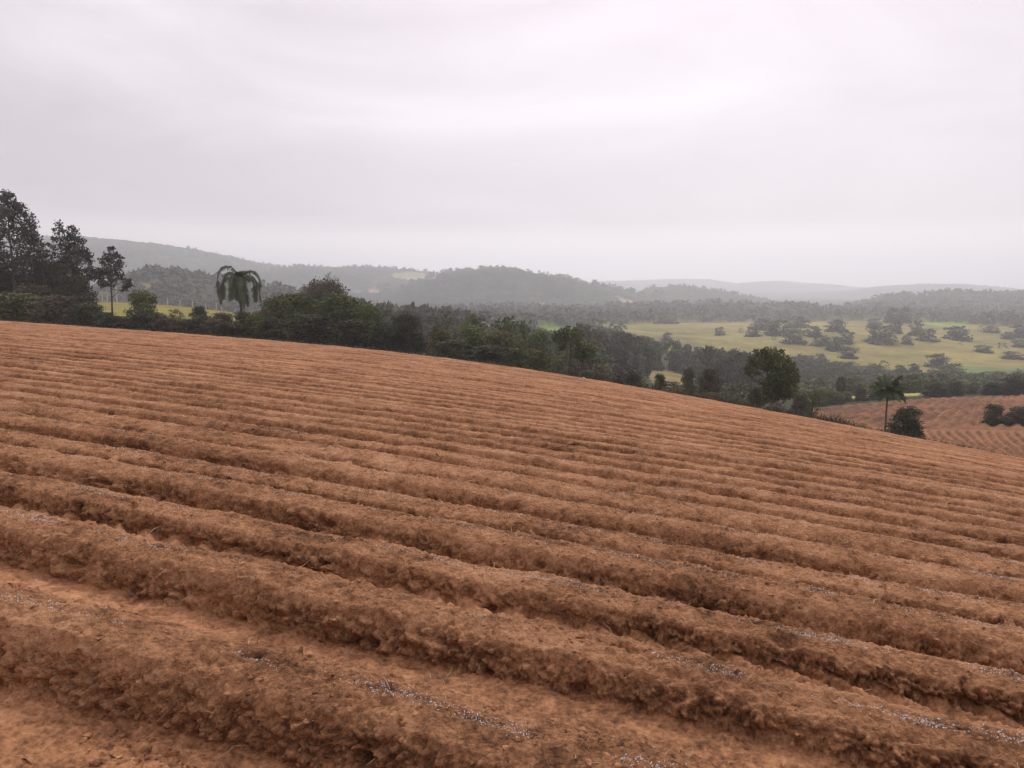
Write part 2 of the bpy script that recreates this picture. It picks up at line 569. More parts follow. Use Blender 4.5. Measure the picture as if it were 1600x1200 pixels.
# land parcels, as ground polygons found from where their corners lie in the photo: (corners, nearest distance, colour)
def parcel(pts, ymin):
    return [ground_at(px, py, ymin)[:2] for px, py in pts]
PASTURE = (0.235, 0.200, 0.066)
PARCELS = [
    (parcel([(905, 509), (1000, 506), (1110, 504), (1250, 504), (1330, 502), (1420, 502), (1500, 507), (1700, 512), (1900, 515), (1900, 590), (1600, 588), (1520, 584), (1440, 582), (1350, 572), (1270, 566), (1180, 552), (1100, 548), (1040, 548), (985, 530)], 330), PASTURE),
    (parcel([(815, 515), (880, 511), (930, 517), (1000, 534), (1030, 545), (985, 541), (930, 531), (850, 534)], 330), (0.135, 0.205, 0.035)),
    (parcel([(1440, 504), (1520, 507), (1500, 511), (1440, 509)], 450), (0.185, 0.26, 0.045)),
    (parcel([(1480, 571), (1600, 577), (1600, 588), (1510, 583)], 330), (0.15, 0.20, 0.06)),
    (parcel([(1012, 580), (1040, 578), (1090, 592), (1098, 606), (1050, 606), (1020, 600)], 150), (0.24, 0.195, 0.075)),
    ([at_depth(p, q)[:2] for p, q in ((1255, 160), (1445, 158), (1450, 185), (1250, 190))], (0.30, 0.27, 0.085)),
    ([at_depth(p, q)[:2] for p, q in ((-200, 108), (400, 100), (420, 165), (200, 200), (-200, 200))], (0.20, 0.178, 0.055)),
]
LOWER_FIELD = [at_depth(p, q)[:2] for p, q in ((1195, 84), (1250, 66), (1420, 57), (1560, 51), (1950, 46), (1950, 148), (1600, 147), (1440, 144), (1330, 138), (1255, 134), (1200, 112))]
FAR_PATCHES = [   # clearings on the far hills, given by the photo rows they span
    ([(605, 430), (640, 425), (690, 430), (676, 439), (650, 440), (620, 436)], 1900, (0.30, 0.27, 0.14)),
    ([(832, 474), (850, 477), (872, 484), (868, 487), (846, 484)], 1500, (0.42, 0.27, 0.19)),
    ([(876, 481), (893, 487), (888, 490), (878, 488)], 1500, (0.40, 0.27, 0.19)),
    ([(958, 465), (972, 468), (1000, 474), (995, 478), (975, 476)], 1400, (0.42, 0.37, 0.24)),
    ([(1022, 470), (1044, 474), (1040, 476)], 1400, (0.40, 0.37, 0.28)),
    ([(1050, 473), (1086, 477), (1080, 480), (1056, 478)], 1400, (0.38, 0.36, 0.28)),
    ([(205, 447), (222, 443), (258, 446), (250, 452), (215, 456)], 440, (0.25, 0.23, 0.11)),
    ([(575, 452), (592, 450), (592, 460), (578, 460)], 1900, (0.30, 0.20, 0.15)),
    ([(1476, 469), (1520, 469), (1520, 472), (1478, 472)], 1200, (0.38, 0.37, 0.30)),
    ([(550, 455), (566, 455), (560, 462), (552, 462)], 1900, (0.20, 0.19, 0.12)),
]

def build_ground():
    az_f = np.linspace(math.radians(-38.5), math.radians(38.5), 640)
    az = np.concatenate([np.radians(np.arange(-180, -40, 5.0)), np.radians([-39.6, -39.0]), az_f, np.radians([39.0, 39.6]), np.radians(np.arange(41, 181, 5.0))])
    az[-1] = math.pi
    rr = np.concatenate([[0.3, 8, 20, 35, 48], np.exp(np.linspace(math.log(54), math.log(150), 60)),
                         np.exp(np.linspace(math.log(152), math.log(560), 80)), np.exp(np.linspace(math.log(563), math.log(900), 120)),
                         np.exp(np.linspace(math.log(906), math.log(2600), 165)),
                         np.exp(np.linspace(math.log(2640), math.log(5400), 36))])
    R, A = np.meshgrid(rr, az, indexing='ij')
    X, Y = (R * np.sin(A)).ravel(), (R * np.cos(A)).ravel()
    Z = ground_z(X, Y)
    D, _ = polar(X, Y)
    u, v = to_uv(X, Y)
    col = np.tile(np.array([0.040, 0.044, 0.022]), (len(X), 1))
    open_ = np.zeros(len(X), bool)
    near_verge = (v < 66) & (D < 140)
    col[near_verge] = (0.10, 0.075, 0.045)
    open_ |= near_verge
    for poly, c in PARCELS:
        m = inside(poly, X, Y)
        col[m] = c
        open_ |= m
    m = inside(LOWER_FIELD, X, Y)
    col[m] = (0.27, 0.130, 0.066)
    open_ |= m
    PX, PY = project(X, Y, Z)
    for poly, ymin, c in FAR_PATCHES:
        m = inside(poly, PX, PY) & (D > ymin * 0.68) & (D < 2700) & (Y > 0)
        col[m] = c
        open_ |= m
    # woodland canopy: rounded crowns standing out of the far slopes
    wd = ~open_ & (D > 420)
    cell = 9.5
    d1, h1 = worley(X[wd], Y[wd], cell, 5)
    d2, h2 = worley(X[wd], Y[wd], 26, 9)
    lump = np.sqrt(np.clip(1 - (d1 / 0.85) ** 2, 0, 1)) * (2.2 + 4.2 * h1)
    Z[wd] += lump * smooth(420, 600, D[wd]) + noise2(X[wd], Y[wd], 60, 2) * 2.5
    tone = 0.45 + 1.1 * h1 * (0.5 + 1.0 * h2)
    big = noise2(X[wd], Y[wd], 190, 4)
    c = col[wd] * tone[:, None]
    c *= (1 + 0.8 * big)[:, None]
    col[wd] = np.clip(c, 0.008, 1)
    # mottled grass
    ps = open_ & (D > 90)
    q = noise2(X[ps], Y[ps], 70, 8) * 0.45 + noise2(X[ps], Y[ps], 22, 12) * 0.30 + noise2(X[ps], Y[ps], 7, 9) * 0.30
    col[ps] *= np.clip(1 + q, 0.5, 1.6)[:, None] * np.stack([np.ones(ps.sum()), 1 - 0.16 * q, 1 - 0.25 * q], -1)
    n = len(az)
    me = mesh('ground', np.stack([X, Y, Z], -1), grid_faces(len(rr), n), True, cattr={'land': col})
    return link('ground', me, M_LAND, kind='structure')
build_ground()

# ------------------------------------------------------------------ the ploughed field: each ridge a part
RNG = np.random.default_rng(11)
S0 = 1.01341
known = {-2: 0.5, -1: 1.56, 0: 3.1035, 1: 4.3211, 2: 5.3346, 3: 6.4503, 4: 7.1325, 5: 8.3576, 6: 9.32, 7: 10.298}
CRESTS, DEPTH, LUGS = [], [], []
for n in range(-10, 55):
    c = known.get(n, 3.24325 + S0 * n + RNG.uniform(-0.13, 0.13) * (n > 0))
    if c > V_EDGE - 0.3:
        break
    CRESTS.append(c)
CRESTS = np.array(CRESTS)
GAP = np.diff(CRESTS)
DEPTH = np.clip(0.255 + (GAP - 1.0) * 0.20 + RNG.uniform(-0.05, 0.05, len(GAP)), 0.13, 0.36)
FLOOR_CUT = RNG.uniform(0.72, 0.95, len(GAP))
DEPTH[18:] += 0.085
FLOOR_CUT[9:12] = 0.70, 0.66, 0.56
DEPTH[9:12] = 0.29, 0.27, 0.225
FLOOR_CUT[18:] += 0.10
FIRST = 10                                        # index of the ridge called A (n = 0)
LIFT = RNG.uniform(-0.035, 0.035, len(CRESTS))    # no two ridges are quite as high
LIFT[:18] *= 0.4
LUG = np.zeros(len(GAP))
LUG[FIRST + 1] = 1.0
LUG[FIRST + 4] = 0.9
for k in range(FIRST + 6, len(GAP), 4):
    LUG[k] = 0.8

def ridge_profile(u, v):
    """height below the crest plane, floor mask, crest mask"""
    i = np.clip(np.searchsorted(CRESTS, v) - 1, 0, len(GAP) - 1)
    g = GAP[i]
    x = np.clip(v - CRESTS[i], -0.5, g + 0.5)
    fw = np.maximum(0.06, g - FLOOR_CUT[i])
    top = np.where(i > 17, 0.15, 0.20)
    sw = (g - fw - 2 * top) / 2
    sw = np.where(i > 15, sw * 0.7, sw)
    d = DEPTH[i]
    def S(t):
        t = np.clip(t, 0, 1)
        return t ** 1.75                      # rounded shoulder, abrupt foot
    a = S((g - x - top) / sw)
    b = 1 - S((x - top) / sw)
    fl = a - b
    h = -d * fl
    t = np.minimum(np.abs(x), np.abs(g - x))
    crown = -np.where(i > 15, 0.014, 0.045) * smooth(0.02, 0.24, t) * (1 - fl)
    groove = -0.016 * np.exp(-(t / 0.045) ** 2)
    floor = smooth(0.95, 1.0, fl)
    k = np.clip(x / g, 0, 1)
    k = k * k * (3 - 2 * k)
    lift = LIFT[i] * (1 - k) + LIFT[i + 1] * k
    return h + crown + groove + lift, floor, np.exp(-(t / 0.065) ** 2), fl, i

def field_points(u, v, detail=True):
    u = u.ravel()
    v = v.ravel()
    n = len(u)
    # crests wander a little
    wob = perlin(np.stack([u / 1.9, v / 1.1, np.full(n, 0.5)], -1), 21) * 0.052 + perlin(np.stack([u / 0.55, v / 0.9, np.full(n, 7.5)], -1), 22) * 0.022
    vv = v + wob
    h, floor, crest, fl, i = ridge_profile(u, vv)
    e = 0.012
    h2 = ridge_profile(u, vv + e)[0]
    slope = (h2 - h) / e
    amp_d = 1 + 0.36 * perlin(np.stack([u / 4.2, v / 1.3, np.full(n, 3.5)], -1), 23)
    h = h * np.where(fl > 0.02, amp_d, 1)
    h = h + (1 - fl) * (0.024 * perlin(np.stack([u / 1.25, v * 0.9, np.full(n, 11.5)], -1), 24) + 0.022 * perlin(np.stack([u / 0.4, v * 0.9, np.full(n, 13.5)], -1), 25))
    P = np.stack([u, vv, h * 1.2], -1)
    far_ = smooth(10, 32, v)
    rough = (1 - 0.35 * far_) * 0.34 + (1 - 0.35 * far_) * smooth(0.06, 0.45, fl) * (1 - floor) 
    big = np.abs(perlin(P / 0.26, 31)) - 0.25
    mid = np.abs(perlin(P / 0.115, 32)) - 0.25
    sml = np.abs(perlin(P / 0.05, 33)) - 0.25
    tiny = perlin(P / 0.022, 34)
    zone = 0.55 + 0.9 * np.clip(perlin(P / 0.7, 35) + 0.35, 0, 1.2)
    disp = rough * zone * (0.055 * big + 0.085 * mid + 0.075 * sml + 0.022 * tiny)
    hole = np.clip(perlin(P / np.array([0.17, 0.17, 0.12]), 36) - 0.40, 0, 1) * 0.30 * rough
    disp = disp - hole
    disp += floor * (0.008 * perlin(P / 0.3, 37) + 0.002 * perlin(P / 0.06, 38))
    # tyre lug prints on the wheel-track floors
    lug = LUG[i] * smooth(0.55, 0.95, fl) * (np.sin((u * 1.0 + (vv - CRESTS[i]) * 1.3) * 2 * math.pi / 0.31) * 0.034)
    nz = 1 / np.sqrt(1 + slope ** 2)
    nv = -slope * nz
    x, y = to_xy(u, v + nv * disp)
    z = field_z(*to_xy(u, v)) + h + nz * disp + lug - 0.0
    streak = perlin(np.stack([u / 2.6, v / 0.42, np.zeros(n)], -1), 43)
    darkening = ((perlin(P / 0.55, 41) * 0.10 + 0.085 * streak * (1 + 0.6 * smooth(10, 30, v))) * (1 - 0.75 * floor) + crest * (0.045 + 0.055 * perlin(np.stack([u / 0.8, v, v], -1), 42)) + floor * 0.052)  # damp crests and chance streaks, plus shade painted into the furrow floors
    tilth = (0.07 + 0.93 * (1 - floor)) * (1 - 0.40 * smooth(10, 34, v))
    return np.stack([x, y, z], -1), darkening, tilth

def build_field():
    root = link('ploughed_field', None, kind='structure', label='red ploughed field of long soil ridges sloping down to the right', loc=None)
    seams = (CRESTS[:-1] + CRESTS[1:]) / 2
    for k in range(1, len(CRESTS)):
        v0 = seams[k - 1]
        v1 = seams[k] if k < len(seams) else V_EDGE + 0.15
        vm = (v0 + v1) / 2
        vis = max(vm, 2.2)
        if vm < 1.2:
            rows, nA = 14, 40
        else:
            dv = min(max(0.0029 * vis, 0.0064), 0.055)
            rows = int((1.0 if vm < 8 else 1.05 if vm < 20 else 0.9) * (v1 - v0) / dv) + 2
            nA = 800 if vm < 8 else 480 if vm < 20 else 350
        Amax = 0.78
        A = np.linspace(-Amax, Amax, nA)
        vq = max(vm, 2.0)
        uA = vq * (A * CT - ST) / (CT + A * ST)
        ext = 3.5 + vm * 0.03 if vm > 1.2 else 6
        uu = np.concatenate([uA[0] + np.array([-3.2, -1.8, -1.0, -0.5]) * ext, uA[0] - np.linspace(0.45, 0.03, 24) * ext, uA, uA[-1] + np.linspace(0.03, 0.45, 24) * ext, uA[-1] + np.array([0.5, 1, 2.0]) * ext])
        # rows spaced evenly along the profile, so that the steep flanks are as finely meshed as the tops
        vf = np.linspace(v0, v1 + 0.02, 400)
        hf = ridge_profile(np.zeros(400), vf)[0]
        arc = np.concatenate([[0], np.cumsum(np.hypot(np.diff(vf), 1.25 * np.diff(hf)))])
        vv = np.interp(np.linspace(0, arc[-1], rows), arc, vf)
        U, V = np.meshgrid(uu, vv)
        P, darkening, tilth = field_points(U, V)
        P = P.reshape(rows, len(uu), 3)
        P[-1, :, 2] -= 0.012                      # tuck the last row under the next ridge
        P = P.reshape(-1, 3)
        me = mesh('soil_ridge', P, grid_faces(rows, len(uu)), True, {'darkening': darkening, 'rough_tilth': tilth})
        link('soil_ridge', me, M_SOIL, root)
    return root
build_field()

def ridge_top(u, v):
    P, _, _ = field_points(np.atleast_1d(np.asarray(u, float)), np.atleast_1d(np.asarray(v, float)))
    return P

def build_field_litter():
    # pale flecks lying in broken lines along the ridge tops
    r = np.random.default_rng(5)
    us, vs = [], []
    for k in range(FIRST - 1, FIRST + 17):
        c = CRESTS[k]
        n = int(7000 / (1 + 0.10 * max(k - FIRST, 0)))
        A = r.uniform(-0.75, 0.75, n)
        u = c * (A * CT - ST) / (CT + A * ST)
        dens = perlin(np.stack([u / 0.55, np.full(n, c * 3.1), np.zeros(n)], -1), 51) + 0.5 * perlin(np.stack([u / 0.17, np.full(n, c), np.ones(n)], -1), 52)
        keep = dens > r.uniform(-0.25, 0.80, n)
        u = u[keep]
        w = perlin(np.stack([u / 1.9, np.full(len(u), c / 1.1), np.full(len(u), .5)], -1), 21) * 0.052
        us.append(u)
        vs.append(c - w + r.normal(0, 0.030, len(u)))
    u, v = np.concatenate(us), np.concatenate(vs)
    P = ridge_top(u, v)
    n = len(P)
    dist = np.linalg.norm(P, axis=1)
    sz = r.uniform(0.0010, 0.0034, n) * (0.75 + 0.06 * dist)
    a = r.normal(size=(n, 3))
    a /= np.linalg.norm(a, axis=1)[:, None]
    b = np.cross(a, r.normal(size=(n, 3)))
    b /= np.linalg.norm(b, axis=1)[:, None]
    a *= (sz * r.uniform(1.0, 3.2, n))[:, None]
    b *= (sz * 0.8)[:, None]
    c = np.cross(a, b)
    c *= (sz * 0.5 / (np.linalg.norm(c, axis=1) + 1e-12))[:, None]
    P = P + np.array([0, 0, 0.007])
    V = np.stack([P - a - c, P + b - c, P + a - c, P - b - c, P + c], 1).reshape(-1, 3)
    i = np.arange(n)[:, None] * 5
    F = np.concatenate([i + np.array([[0, 1, 4]]), i + np.array([[1, 2, 4]]), i + np.array([[2, 3, 4]]), i + np.array([[3, 0, 4]])])
    link('white_flecks', mesh('white_flecks', V, F, False), M_FLECK, kind='stuff', label='pale white flecks scattered in broken lines along the ridge tops')
    # loose clods in the furrows and on the flanks
    n = 18000
    A = r.uniform(-0.75, 0.75, n)
    v = 1.9 + r.random(n) ** 1.5 * 9
    u = v * (A * CT - ST) / (CT + A * ST)
    _, fl, _, slope, _ = ridge_profile(u, v)
    keep = (r.random(n) < 0.42 * (1 - 0.8 * fl) + 0.9 * fl * (1 - fl) + 0.22 * (perlin(np.stack([u / .7, v / .7, v * 0], -1), 61) > 0.25))
    u, v = u[keep], v[keep]
    # a spill of broken soil in the near furrow
    k = 150
    su, sv = to_uv(np.array([-1.72]), np.array([3.18]))
    u = np.concatenate([u, su + r.normal(0, 0.22, k)])
    v = np.concatenate([v, CRESTS[FIRST] - 0.52 + r.normal(0, 0.07, k)])
    P = ridge_top(u, v)
    n = len(P)
    size = 0.0035 + 0.017 * r.random(n) ** 3.2
    size[-k:] = 0.006 + 0.026 * r.random(k) ** 3
    ico = np.array([[0, 0, 1], [.89, 0, .45], [.28, .85, .45], [-.72, .53, .45], [-.72, -.53, .45], [.28, -.85, .45], [.72, .53, -.45], [-.28, .85, -.45], [-.89, 0, -.45], [-.28, -.85, -.45], [.72, -.53, -.45], [0, 0, -1]])
    icf = np.array([[0, 1, 2], [0, 2, 3], [0, 3, 4], [0, 4, 5], [0, 5, 1], [1, 6, 2], [2, 7, 3], [3, 8, 4], [4, 9, 5], [5, 10, 1], [2, 6, 7], [3, 7, 8], [4, 8, 9], [5, 9, 10], [1, 10, 6], [6, 11, 7], [7, 11, 8], [8, 11, 9], [9, 11, 10], [10, 11, 6]])
    jit = 1 + 0.28 * r.normal(size=(n, 12, 1))
    sc = r.uniform(0.6, 1.3, (n, 1, 3)) * np.array([1.15, 1.15, 0.7])
    V = (P[:, None, :] + ico[None] * jit * sc * size[:, None, None]).reshape(-1, 3)
    F = (np.arange(n)[:, None, None] * 12 + icf[None]).reshape(-1, 3)
    mo = np.repeat(r.uniform(-0.04, 0.14, n), 12)
    link('soil_clods', mesh('soil_clods', V, F, False, {'darkening': mo, 'rough_tilth': np.full(len(V), 0.5)}), M_SOIL, kind='stuff', label='loose crumbs and clods of red soil in the furrows')
    # straw and root hairs
    n = 12000
    A = r.uniform(-0.75, 0.75, n)
    v = 1.9 + r.random(n) ** 1.8 * 17
    u = v * (A * CT - ST) / (CT + A * ST)
    keep = perlin(np.stack([u / .5, v / .5, v * 0 + 4], -1), 63) > r.uniform(-0.15, 0.7, n)
    u, v = u[keep], v[keep]
    P = ridge_top(u, v)
    n = len(P)
    ln = r.uniform(0.025, 0.10, n) * (0.7 + 0.03 * P[:, 1])
    ln *= np.where(r.random(n) < 0.05, 2.2, 1)
    d = r.normal(size=(n, 3)) * np.array([1, 1, 0.45])
    d[:, 2] = np.abs(d[:, 2]) + 0.1
    d /= np.linalg.norm(d, axis=1)[:, None]
    bend = r.normal(size=(n, 3)) * 0.25
    s = np.cross(d, r.normal(size=(n, 3)))
    s /= np.linalg.norm(s, axis=1)[:, None]
    wd = np.maximum(0.0012, 0.00050 * P[:, 1])
    q0, q1, q2 = P - d * 0.01, P + d * (ln * .5)[:, None], P + (d + bend) * ln[:, None]
    s = s * wd[:, None]
    V = np.stack([q0 - s, q0 + s, q1 - s, q1 + s, q2], 1).reshape(-1, 3)
    i = np.arange(n)[:, None] * 5
    link('dry_straw', mesh('dry_straw', V, [i + np.array([[0, 1, 3, 2]]), i + np.array([[2, 3, 4]])], False), M_STRAW, kind='stuff', label='dry straw and root bits sticking out of the ridges')
build_field_litter()

# ------------------------------------------------------------------ the lower field beyond the roll of the slope
def build_lower_field():
    root = link('lower_field', None, kind='structure', label='second red ploughed field in the dip beyond the slope')
    # fine rows, too small to pick apart: one mesh with real ridges, running away up to the right
    nx, ny = 400, 120
    pxs = np.linspace(1190, 1760, nx)
    V, ok = [], []
    Ys = np.exp(np.linspace(math.log(85), math.log(149), ny))
    for Y in Ys:
        x = (pxs - 800) / F_PX * (Y * math.cos(PITCH) + 0.17 * Y * math.sin(PITCH))
        V.append(np.stack([x, np.full(nx, Y)], -1))
    V = np.concatenate(V)
    m = inside(LOWER_FIELD, V[:, 0], V[:, 1]) & (V[:, 1] > 85)
    a = math.radians(56)
    t = V[:, 0] * math.sin(a) * -1 + V[:, 1] * math.cos(a)
    t = t + noise2(V[:, 0], V[:, 1], 9.0, 4) * 0.35
    near = np.full(len(V), 9.0)
    q = LOWER_FIELD
    for i in range(len(q)):
        a0, b0 = np.array(q[i]), np.array(q[(i + 1) % len(q)])
        k = np.clip(((V - a0) @ (b0 - a0)) / ((b0 - a0) @ (b0 - a0)), 0, 1)
        near = np.minimum(near, np.linalg.norm(V - a0 - k[:, None] * (b0 - a0), axis=1))
    near = np.minimum(near, V[:, 1] - 85)
    fade = smooth(0.2, 3.5, near)
    z = ground_z(V[:, 0], V[:, 1]) + 0.02 + fade * (0.20 + 0.19 * np.sin(t * 2 * math.pi / 1.7) + noise2(V[:, 0], V[:, 1], 0.8, 5) * 0.10 + noise2(V[:, 0], V[:, 1], 5, 6) * 0.08)
    F = grid_faces(ny, nx)
    F = F[m[F].all(axis=1)]
    me = mesh('ridge_rows', np.column_stack([V, z]), F, True, {'darkening': 0.17 + 0.08 * noise2(V[:, 0], V[:, 1], 6, 7), 'rough_tilth': np.full(len(V), 0.6)})
    link('ridge_rows', me, M_SOIL, root, kind='stuff')
    # the coarse headland ridges at the near right end, each one a part
    r = np.random.default_rng(8)
    for k in range(13):
        px0 = 1432 + 15.5 * k
        p0 = np.array(at_depth(px0, 84 + r.uniform(-.5, .5))[:2])
        p1 = np.array(at_depth(px0 + 50, 57.5)[:2])
        nu, nv = 60, 12
        s = np.linspace(0, 1, nu)
        cl = p0[None] * (1 - s[:, None]) + p1[None] * s[:, None]
        d = (p1 - p0) / np.linalg.norm(p1 - p0)
        nrm = np.array([-d[1], d[0]])
        w = np.linspace(-0.55, 0.55, nv)
        Q = cl[:, None, :] + nrm[None, None, :] * (w[None, :, None] + 0.10 * np.sin(s * 9 + k)[:, None, None])
        X, Y = Q[..., 0].ravel(), Q[..., 1].ravel()
        hump = 0.42 * np.exp(-(w / 0.22) ** 2)[None, :] * np.minimum(1, np.minimum(s, 1 - s) * 12)[:, None]
        Z = np.maximum(ground_z(X, Y), np.where(to_uv(X, Y)[1] < V_EDGE, -99, -99)) - 0.12 + hump.ravel() + noise2(X, Y, 0.5, k) * 0.09 - np.tile((np.abs(w) > 0.5) * 0.2, nu)
        link('soil_ridge', mesh('soil_ridge', np.column_stack([X, Y, Z]), grid_faces(nu, nv), True, {'darkening': 0.05 * noise2(X, Y, 1.0, 3) + 0.12, 'rough_tilth': np.full(len(X), 0.8)}), M_SOIL, root)
build_lower_field()

# ------------------------------------------------------------------ plants
def quads_cloud(rng, clusters, dens, size, aspect=0.55, shell=0.55, flat=0.0):
    """leaf sprays through the volume of a set of ellipsoid clumps"""
    PP, TT = [], []
    for c, r, tone in clusters:
        c, r = np.asarray(c, float), np.asarray(r, float)
        n = max(6, int(dens * (r[0] * r[1] + r[0] * r[2] + r[1] * r[2]) / 3))
        d = rng.normal(size=(n, 3))
        d /= np.linalg.norm(d, axis=1)[:, None]
        rad = rng.uniform(0, 1, n) ** shell
        lump = 1 + 0.22 * np.sin(d[:, 0] * 5 + c[0] * 9) * np.cos(d[:, 1] * 4 + c[2] * 7)
        PP.append(c + d * r * (rad * lump)[:, None])
        TT.append(np.clip(tone + rng.normal(0, 0.17, n), 0, 1))
    P, T = np.concatenate(PP), np.concatenate(TT)
    n = len(P)
    a = rng.normal(size=(n, 3))
    a[:, 2] *= 1 - flat
    a /= np.linalg.norm(a, axis=1)[:, None]
    b = np.cross(a, rng.normal(size=(n, 3)))
    b /= np.linalg.norm(b, axis=1)[:, None]
    s = size * rng.uniform(0.55, 1.35, n)
    a *= s[:, None]
    b *= (s * aspect)[:, None]
    V = np.stack([P - a, P + b, P + a, P - b], 1).reshape(-1, 3)
    F = np.arange(4 * n).reshape(n, 4)
    return V, F, np.repeat(T, 4)

def limb(rng, p0, p1, r0, r1, n=6, sag=0.12):
    p0, p1 = np.asarray(p0, float), np.asarray(p1, float)
    t = np.linspace(0, 1, n)[:, None]
    L = np.linalg.norm(p1 - p0)
    off = rng.normal(size=3) * L * sag
    pts = p0 * (1 - t) + p1 * t + off * (np.sin(t * math.pi)) + rng.normal(size=(n, 3)) * L * 0.02 * min(1, sag * 8)
    pts[0], pts[-1] = p0, p1
    return pts, np.linspace(r0, r1, n)

def dome_clusters(rng, n, z0, z1, shape='dome', rmin=0.12, rmax=0.22):
    """clumps filling a unit-wide crown between heights z0 and z1"""
    out = []
    for k in range(n):
        t = (k + rng.uniform(0, 1)) / n
        z = z0 + (z1 - z0) * t
        if shape == 'dome':
            w = math.sqrt(max(0.03, 1 - t ** 3.6))
        elif shape == 'ball':
            w = math.sqrt(max(0.05, 1 - (2 * t - 0.9) ** 2 * 0.85))
        elif shape == 'column':
            w = 0.9 - 0.45 * t
        else:
            w = 1
        rr = rng.uniform(rmin, rmax)
        ang = k * 2.399 + rng.uniform(-0.5, 0.5)
        rad = (0.5 - rr * 0.8) * w * math.sqrt(rng.uniform(0.15, 1.0))
        out.append(((rad * math.cos(ang), rad * math.sin(ang), min(z, z1 - rr * 0.5)), (rr, rr, rr * (z1 - z0) * rng.uniform(0.55, 0.9)), rng.uniform(0.15, 0.75) + 0.15 * t))
    return out

PROTO = {}
def proto(kind, var):
    """unit plant (1 wide, 1 tall): trunk mesh data and crown mesh data"""
    key = (kind, var)
    if key in PROTO:
        return PROTO[key]
    rng = np.random.default_rng(1000 + 37 * var + sum(map(ord, kind)))
    detail, shape = kind.split('_')
    dens = {'near': 6500, 'big': 12500, 'mid': 1700, 'far': 300}[detail]
    size = {'near': 0.030, 'big': 0.0195, 'mid': 0.055, 'far': 0.11}[detail]
    n = {'near': 24, 'big': 42, 'mid': 16, 'far': 7}[detail]
    zb = 0.03
    if shape == 'bush':
        cl = dome_clusters(rng, n, 0.05, 1.0, 'dome', 0.13, 0.24)
        cl += [((0, 0, 0.28), (0.38, 0.38, 0.28), 0.25)]
        for q in range(7):
            a = q * 0.9 + rng.uniform(-.3, .3)
            cl.append(((0.34 * math.cos(a), 0.34 * math.sin(a), 0.12), (0.16, 0.16, 0.16), rng.uniform(0.1, 0.4)))
    elif shape == 'tree':
        zb = 0.36
        cl = dome_clusters(rng, n, 0.34, 1.0, 'ball', 0.12, 0.21)
    elif shape == 'tall':
        zb = 0.4
        cl = dome_clusters(rng, n, 0.36, 1.0, 'column', 0.12, 0.22)
    elif shape == 'scrub':
        cl = dome_clusters(rng, n, 0.05, 0.95, 'dome', 0.08, 0.18)
        dens *= 0.55
    V, F, T = quads_cloud(rng, cl, dens, size)
    # leaf mesh and wood mesh
    paths = [limb(rng, (0, 0, -0.06), (rng.normal(0, .03), rng.normal(0, .03), zb + 0.12), 0.028, 0.018, 5, 0.04)]
    top = paths[0][0][-1]
    pick = cl if detail in ('near', 'big') else cl[:5]
    for c, r, _ in pick:
        st = top * 1.0
        st = paths[0][0][rng.integers(2, 5)]
        paths.append(limb(rng, st, np.array(c) * np.array([0.9, 0.9, 1]), 0.011, 0.003, 4, 0.1))
    tv, tf = tubes(paths, 5)
    if detail in ('near', 'big'):
        crown = mesh('crown', V, F, False, {'tone': T})
        trunk = mesh('trunk', tv, tf, True)
        PROTO[key] = (trunk, crown)
    else:
        me = mesh('plant', np.concatenate([V, tv]), [F, tf + len(V)], False, {'tone': np.concatenate([T, np.zeros(len(tv))])}, mat_index=np.concatenate([np.zeros(len(F)), np.ones(len(tf))]))
        PROTO[key] = (me, None)
    return PROTO[key]

SHARED = {}
def coloured(me, mats):
    """mesh data of a prototype wearing these materials (shared between alike plants)"""
    key = (me.name, tuple(m.name for m in mats))
    if key not in SHARED:
        c = me.copy()
        c.materials.clear()
        for m in mats:
            c.materials.append(m)
        SHARED[key] = c
    return SHARED[key]

PL = random.Random(77)
def plant(name, kind, leaf, loc, w, h, label, cat, group=None, bark=None, var=None, yaw=None):
    var = PL.randrange(5) if var is None else var
    yaw = PL.uniform(0, 6.28) if yaw is None else yaw
    a, b = proto(kind, var)
    bark = bark or M_BARK
    if b is None:
        o = link(name, coloured(a, (LEAF[leaf], bark)), None, None, loc, label=label, category=cat, group=group)
        o.scale = (w, w, h)
        o.rotation_euler = (0, 0, yaw)
        return o
    root = link(name, None, None, None, loc, label=label, category=cat, group=group)
    root.rotation_euler = (0, 0, yaw)
    for nm, me, mats in (('trunk', a, (bark,)), ('crown', b, (LEAF[leaf],))):
        c = link(nm, coloured(me, mats), None, root)
        c.scale = (w, w, h)
    return root

def by_photo(name, kind, leaf, px, Y, top, wpx, label, cat, group=None, bark=None, sink=0.0, var=None, yaw=None):
    """a plant whose foot is Y metres ahead in column px, whose top reaches photo row top and whose crown is wpx wide"""
    x, y, z = at_depth(px, Y)
    h = row_z(top, Y) - z
    return plant(name, kind, leaf, (x, y, z - sink), wpx * Y / F_PX, max(h, 0.5) + sink, label, cat, group, bark, var, yaw)

